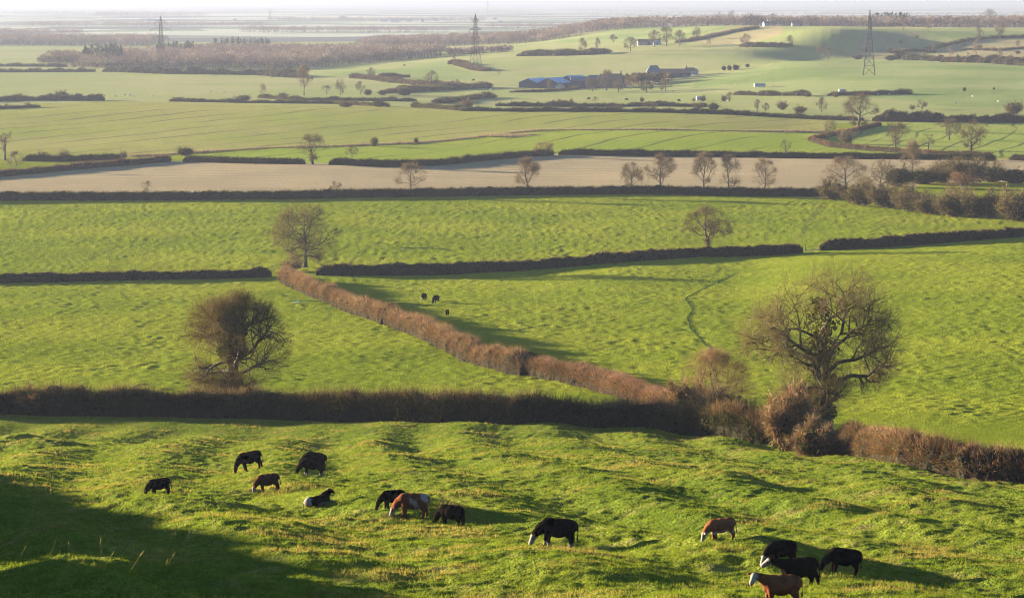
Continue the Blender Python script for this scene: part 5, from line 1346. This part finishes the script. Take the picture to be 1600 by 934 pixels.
# ------------------------------------------------------------------ puddles, worn path, muddy gap
WATER = plain_mat('standing_water', (0.010, 0.014, 0.018), (0.014, 0.018, 0.022), 0.3, 0.08, 0.0, 0.5)
MUD = plain_mat('wet_mud', (0.020, 0.015, 0.010), (0.036, 0.028, 0.018), 1.5, 0.9, 0.1, 0.02)
GROOVE = field_mat('trodden_turf', (0.020, 0.040, 0.010), (0.030, 0.050, 0.012), (0.05, 0.045, 0.02), 0.4, 0.5, 5.0, 0.05)
TRACKG = field_mat('flattened_turf', (0.09, 0.09, 0.018), (0.10, 0.095, 0.02), (0.09, 0.08, 0.03), 0.4, 0.5, 5.0, 0.05)
def strip(pix, w, name, mat, lift=0.05, step=0.8, world=None, flat=False):
    pts = world_line(pix) if world is None else np.array(world)
    c, s = resample(pts, step)
    t = unit(np.gradient(c, axis=0)); nn = np.stack([-t[:, 1], t[:, 0]], 1)
    ww = w * (1 + 0.35 * perlin(s / 3, s * 0 + 1.3, 81)) * np.clip(np.minimum(s, s[-1] - s) / (w * 1.2) + 0.1, 0, 1) ** 0.5
    ks = np.linspace(-0.5, 0.5, 5)
    p = c[:, None] + nn[:, None] * (ks[None, :, None] * ww[:, None, None])
    z = ground_z(p[..., 0], p[..., 1]) + lift
    if flat: z = np.full_like(z, z.mean() + 0.06)
    V = np.concatenate([p, z[..., None]], -1).reshape(-1, 3)
    i = np.arange(len(c) - 1)[:, None] * 5; j = np.arange(4)[None]
    F = np.stack([i + j, i + j + 1, i + 6 + j, i + 5 + j], -1).reshape(-1, 4)
    me = new_mesh(name, V, [F], mat, None, True)
    return tag(link(name, me), kind='structure')
strip([(1150, 427), (1128, 436), (1112, 444), (1092, 455), (1074, 464), (1072, 470), (1080, 480), (1083, 486), (1074, 496), (1080, 512), (1093, 528), (1097, 534), (1108, 541), (1116, 556)], 0.38, 'cattle_path', GROOVE, 0.07, 0.35)
strip([(1243, 374), (1255, 355), (1268, 335), (1283, 318)], 0.35, 'wheel_track', TRACKG, 0.03)
strip([(1247, 374), (1259, 355), (1272, 335), (1287, 318)], 0.35, 'wheel_track', TRACKG, 0.03)
strip([(1256, 392), (1270, 391), (1286, 390)], 5.0, 'mud_patch', MUD, 0.05)
strip([(622, 388), (640, 387.5), (672, 388), (702, 390)], 1.6, 'mud_patch', GROOVE, 0.10)
strip([(626, 389), (636, 388.8), (646, 389)], 0.3, 'puddle', WATER, 0.13)
strip([(458, 475.2), (468, 474.6), (478, 474.6)], 0.4, 'puddle', WATER, 0.12)
strip([(444, 473), (475, 471.5), (506, 472)], 3.0, 'mud_patch', GROOVE, 0.06)
strip([(1510, 858), (1535, 853), (1570, 851), (1600, 851)], 0.22, 'mud_scrape', GROOVE, 0.05, 0.2)
# gate across the muddy gap
def gate():
    a, b = np.array(hit(1259, 392)), np.array(hit(1281, 391)); m = (a + b) / 2
    root = bpy.data.objects.new('field_gate', None); col.objects.link(root)
    root.location = (m[0], m[1], float(ground_z(m[0], m[1]))); root.rotation_euler = (0, 0, math.atan2(b[1] - a[1], b[0] - a[0]))
    tag(root, 'weathered wooden gate posts in the muddy gap between the two dark hedges', 'gateway')
    for s in (-1, 1):
        g = Geo(); g.box((s * np.hypot(*(b - a)) / 2, 0, .65), (.18, .18, 1.5)); link('post', g.mesh('post', [BARK]), root)
gate()

# ------------------------------------------------------------------ grass on the near slope
BLADE = attr_mat('grass_blades', 'tint', 0.45)
def near_grass():
    r = np.random.default_rng(77)
    n = 330000
    # even cover of the slope in view, thinning with distance
    y = 62 * (330 / 62.0) ** (r.random(n) ** 0.85)
    x = (r.uniform(-90, 1690, n) - 800) / F_PX * y
    hx, hy = np.array([hit(u, v) for u, v in [(-300, 648), (0, 646), (200, 650), (420, 653), (600, 658), (800, 660), (1000, 666), (1180, 688), (1300, 703), (1400, 728), (1500, 743), (1600, 756), (1900, 788)]]).T
    k = y < np.interp(x, hx, hy) - 1.0
    x, y = x[k], y[k]; n = len(x)
    clump = perlin(x / 0.8, y / 0.8, 91); patch = perlin(x / 9, y / 7, 92); dry = perlin(x / 5 + 3, y / 3, 93) + 0.7 * perlin(x / 17, y / 9, 95)
    keep = clump + 0.4 * patch + 0.5 * r.random(n) > -0.1
    x, y, clump, patch, dry = (q[keep] for q in (x, y, clump, patch, dry)); n = len(x)
    B = 4
    xi = np.repeat(x, B) + 0.07 * r.normal(size=n * B); yi = np.repeat(y, B) + 0.07 * r.normal(size=n * B)
    z = np.repeat(ground_z(x, y), B) - 0.02
    h = np.repeat(0.09 + 0.09 * np.clip(clump + 0.5 * patch, 0, 1), B) * r.uniform(0.6, 1.4, n * B)
    dd = np.repeat(sstep(dry, 0.15, 0.6), B)
    h = h * (1 + 0.5 * dd)
    far = np.repeat(y / 130.0, B).clip(0.7, 2.0)
    d = unit(np.stack([0.35 * r.normal(size=n * B) + 0.15, 0.35 * r.normal(size=n * B), np.ones(n * B)], 1))
    v, f = slivers(np.stack([xi, yi, z], 1), d, h, 0.011 * far * r.uniform(0.7, 1.3, n * B), r)
    g1, g2, g3 = np.array((0.025, 0.039, 0.004)), np.array((0.040, 0.051, 0.006)), np.array((0.070, 0.054, 0.021))
    t = r.random((n * B, 1))
    c = g1 * (1 - t) + g2 * t
    m = ((r.random(n * B) < dd * 0.75) | (r.random(n * B) < 0.04))[:, None]
    c = np.where(m, g3 * (0.7 + 0.5 * t), c)
    g = Geo(); g.add(v, f, 0, np.repeat(c, 3, 0))
    tag(link('grass', g.mesh('grass', [BLADE])), 'tussocky grazed grass on the near slope', 'grass', kind='stuff')
    # dry seed stalks on the bank at lower left, and in wisps among the cattle
    P = []
    for _ in range(150):
        u, v0 = r.uniform(0, 330) * r.random() ** 0.3, r.uniform(790, 932)
        P.append((hit(u, v0), r.integers(1, 4), r.uniform(0.25, 0.8)))
    for u, v0, k_, hh in [(160, 922, 6, 1.0), (20, 820, 3, .9), (45, 818, 3, .9), (75, 822, 3, .8), (695, 822, 40, .6), (715, 824, 30, .6), (230, 776, 8, .5), (275, 862, 8, .7), (290, 850, 6, .7), (215, 890, 7, .6), (88, 905, 8, .8), (880, 855, 8, .4), (975, 772, 10, .4), (1245, 795, 14, .4), (1130, 718, 12, .5), (620, 772, 20, .5)]:
        P.append((hit(u, v0), k_, hh))
    ps, hs = [], []
    for (px_, py_), k_, hh in P:
        q = np.array((px_, py_)) + 0.28 * r.normal(size=(k_, 2))
        ps.append(np.concatenate([q, ground_z(q[:, 0], q[:, 1])[:, None]], 1)); hs.append(hh * r.uniform(0.6, 1.2, k_))
    p = np.concatenate(ps); h = np.concatenate(hs)
    d = unit(np.stack([0.30 + 0.25 * r.normal(size=len(p)), 0.15 * r.normal(size=len(p)), np.ones(len(p))], 1))
    v, f = slivers(p, d, h, np.full(len(p), 0.006), r)
    g = Geo(); g.add(v, f, 0, np.repeat(tints(len(p), r, [np.array((0.075, 0.06, 0.033)), np.array((0.06, 0.048, 0.03))], [1, 1]), 3, 0))
    v, f = slivers(p + d * (h * 0.72)[:, None], unit(d + 0.1 * r.normal(size=d.shape)), h * 0.2, np.full(len(p), 0.009), r)
    g.add(v, f, 0, np.repeat(tints(len(p), r, [np.array((0.08, 0.062, 0.035))], [1]), 3, 0))
    tag(link('dry_grass', g.mesh('dry_grass', [BLADE])), 'dry seed stalks standing in the grass of the near bank', 'dry grass', kind='stuff')
near_grass()
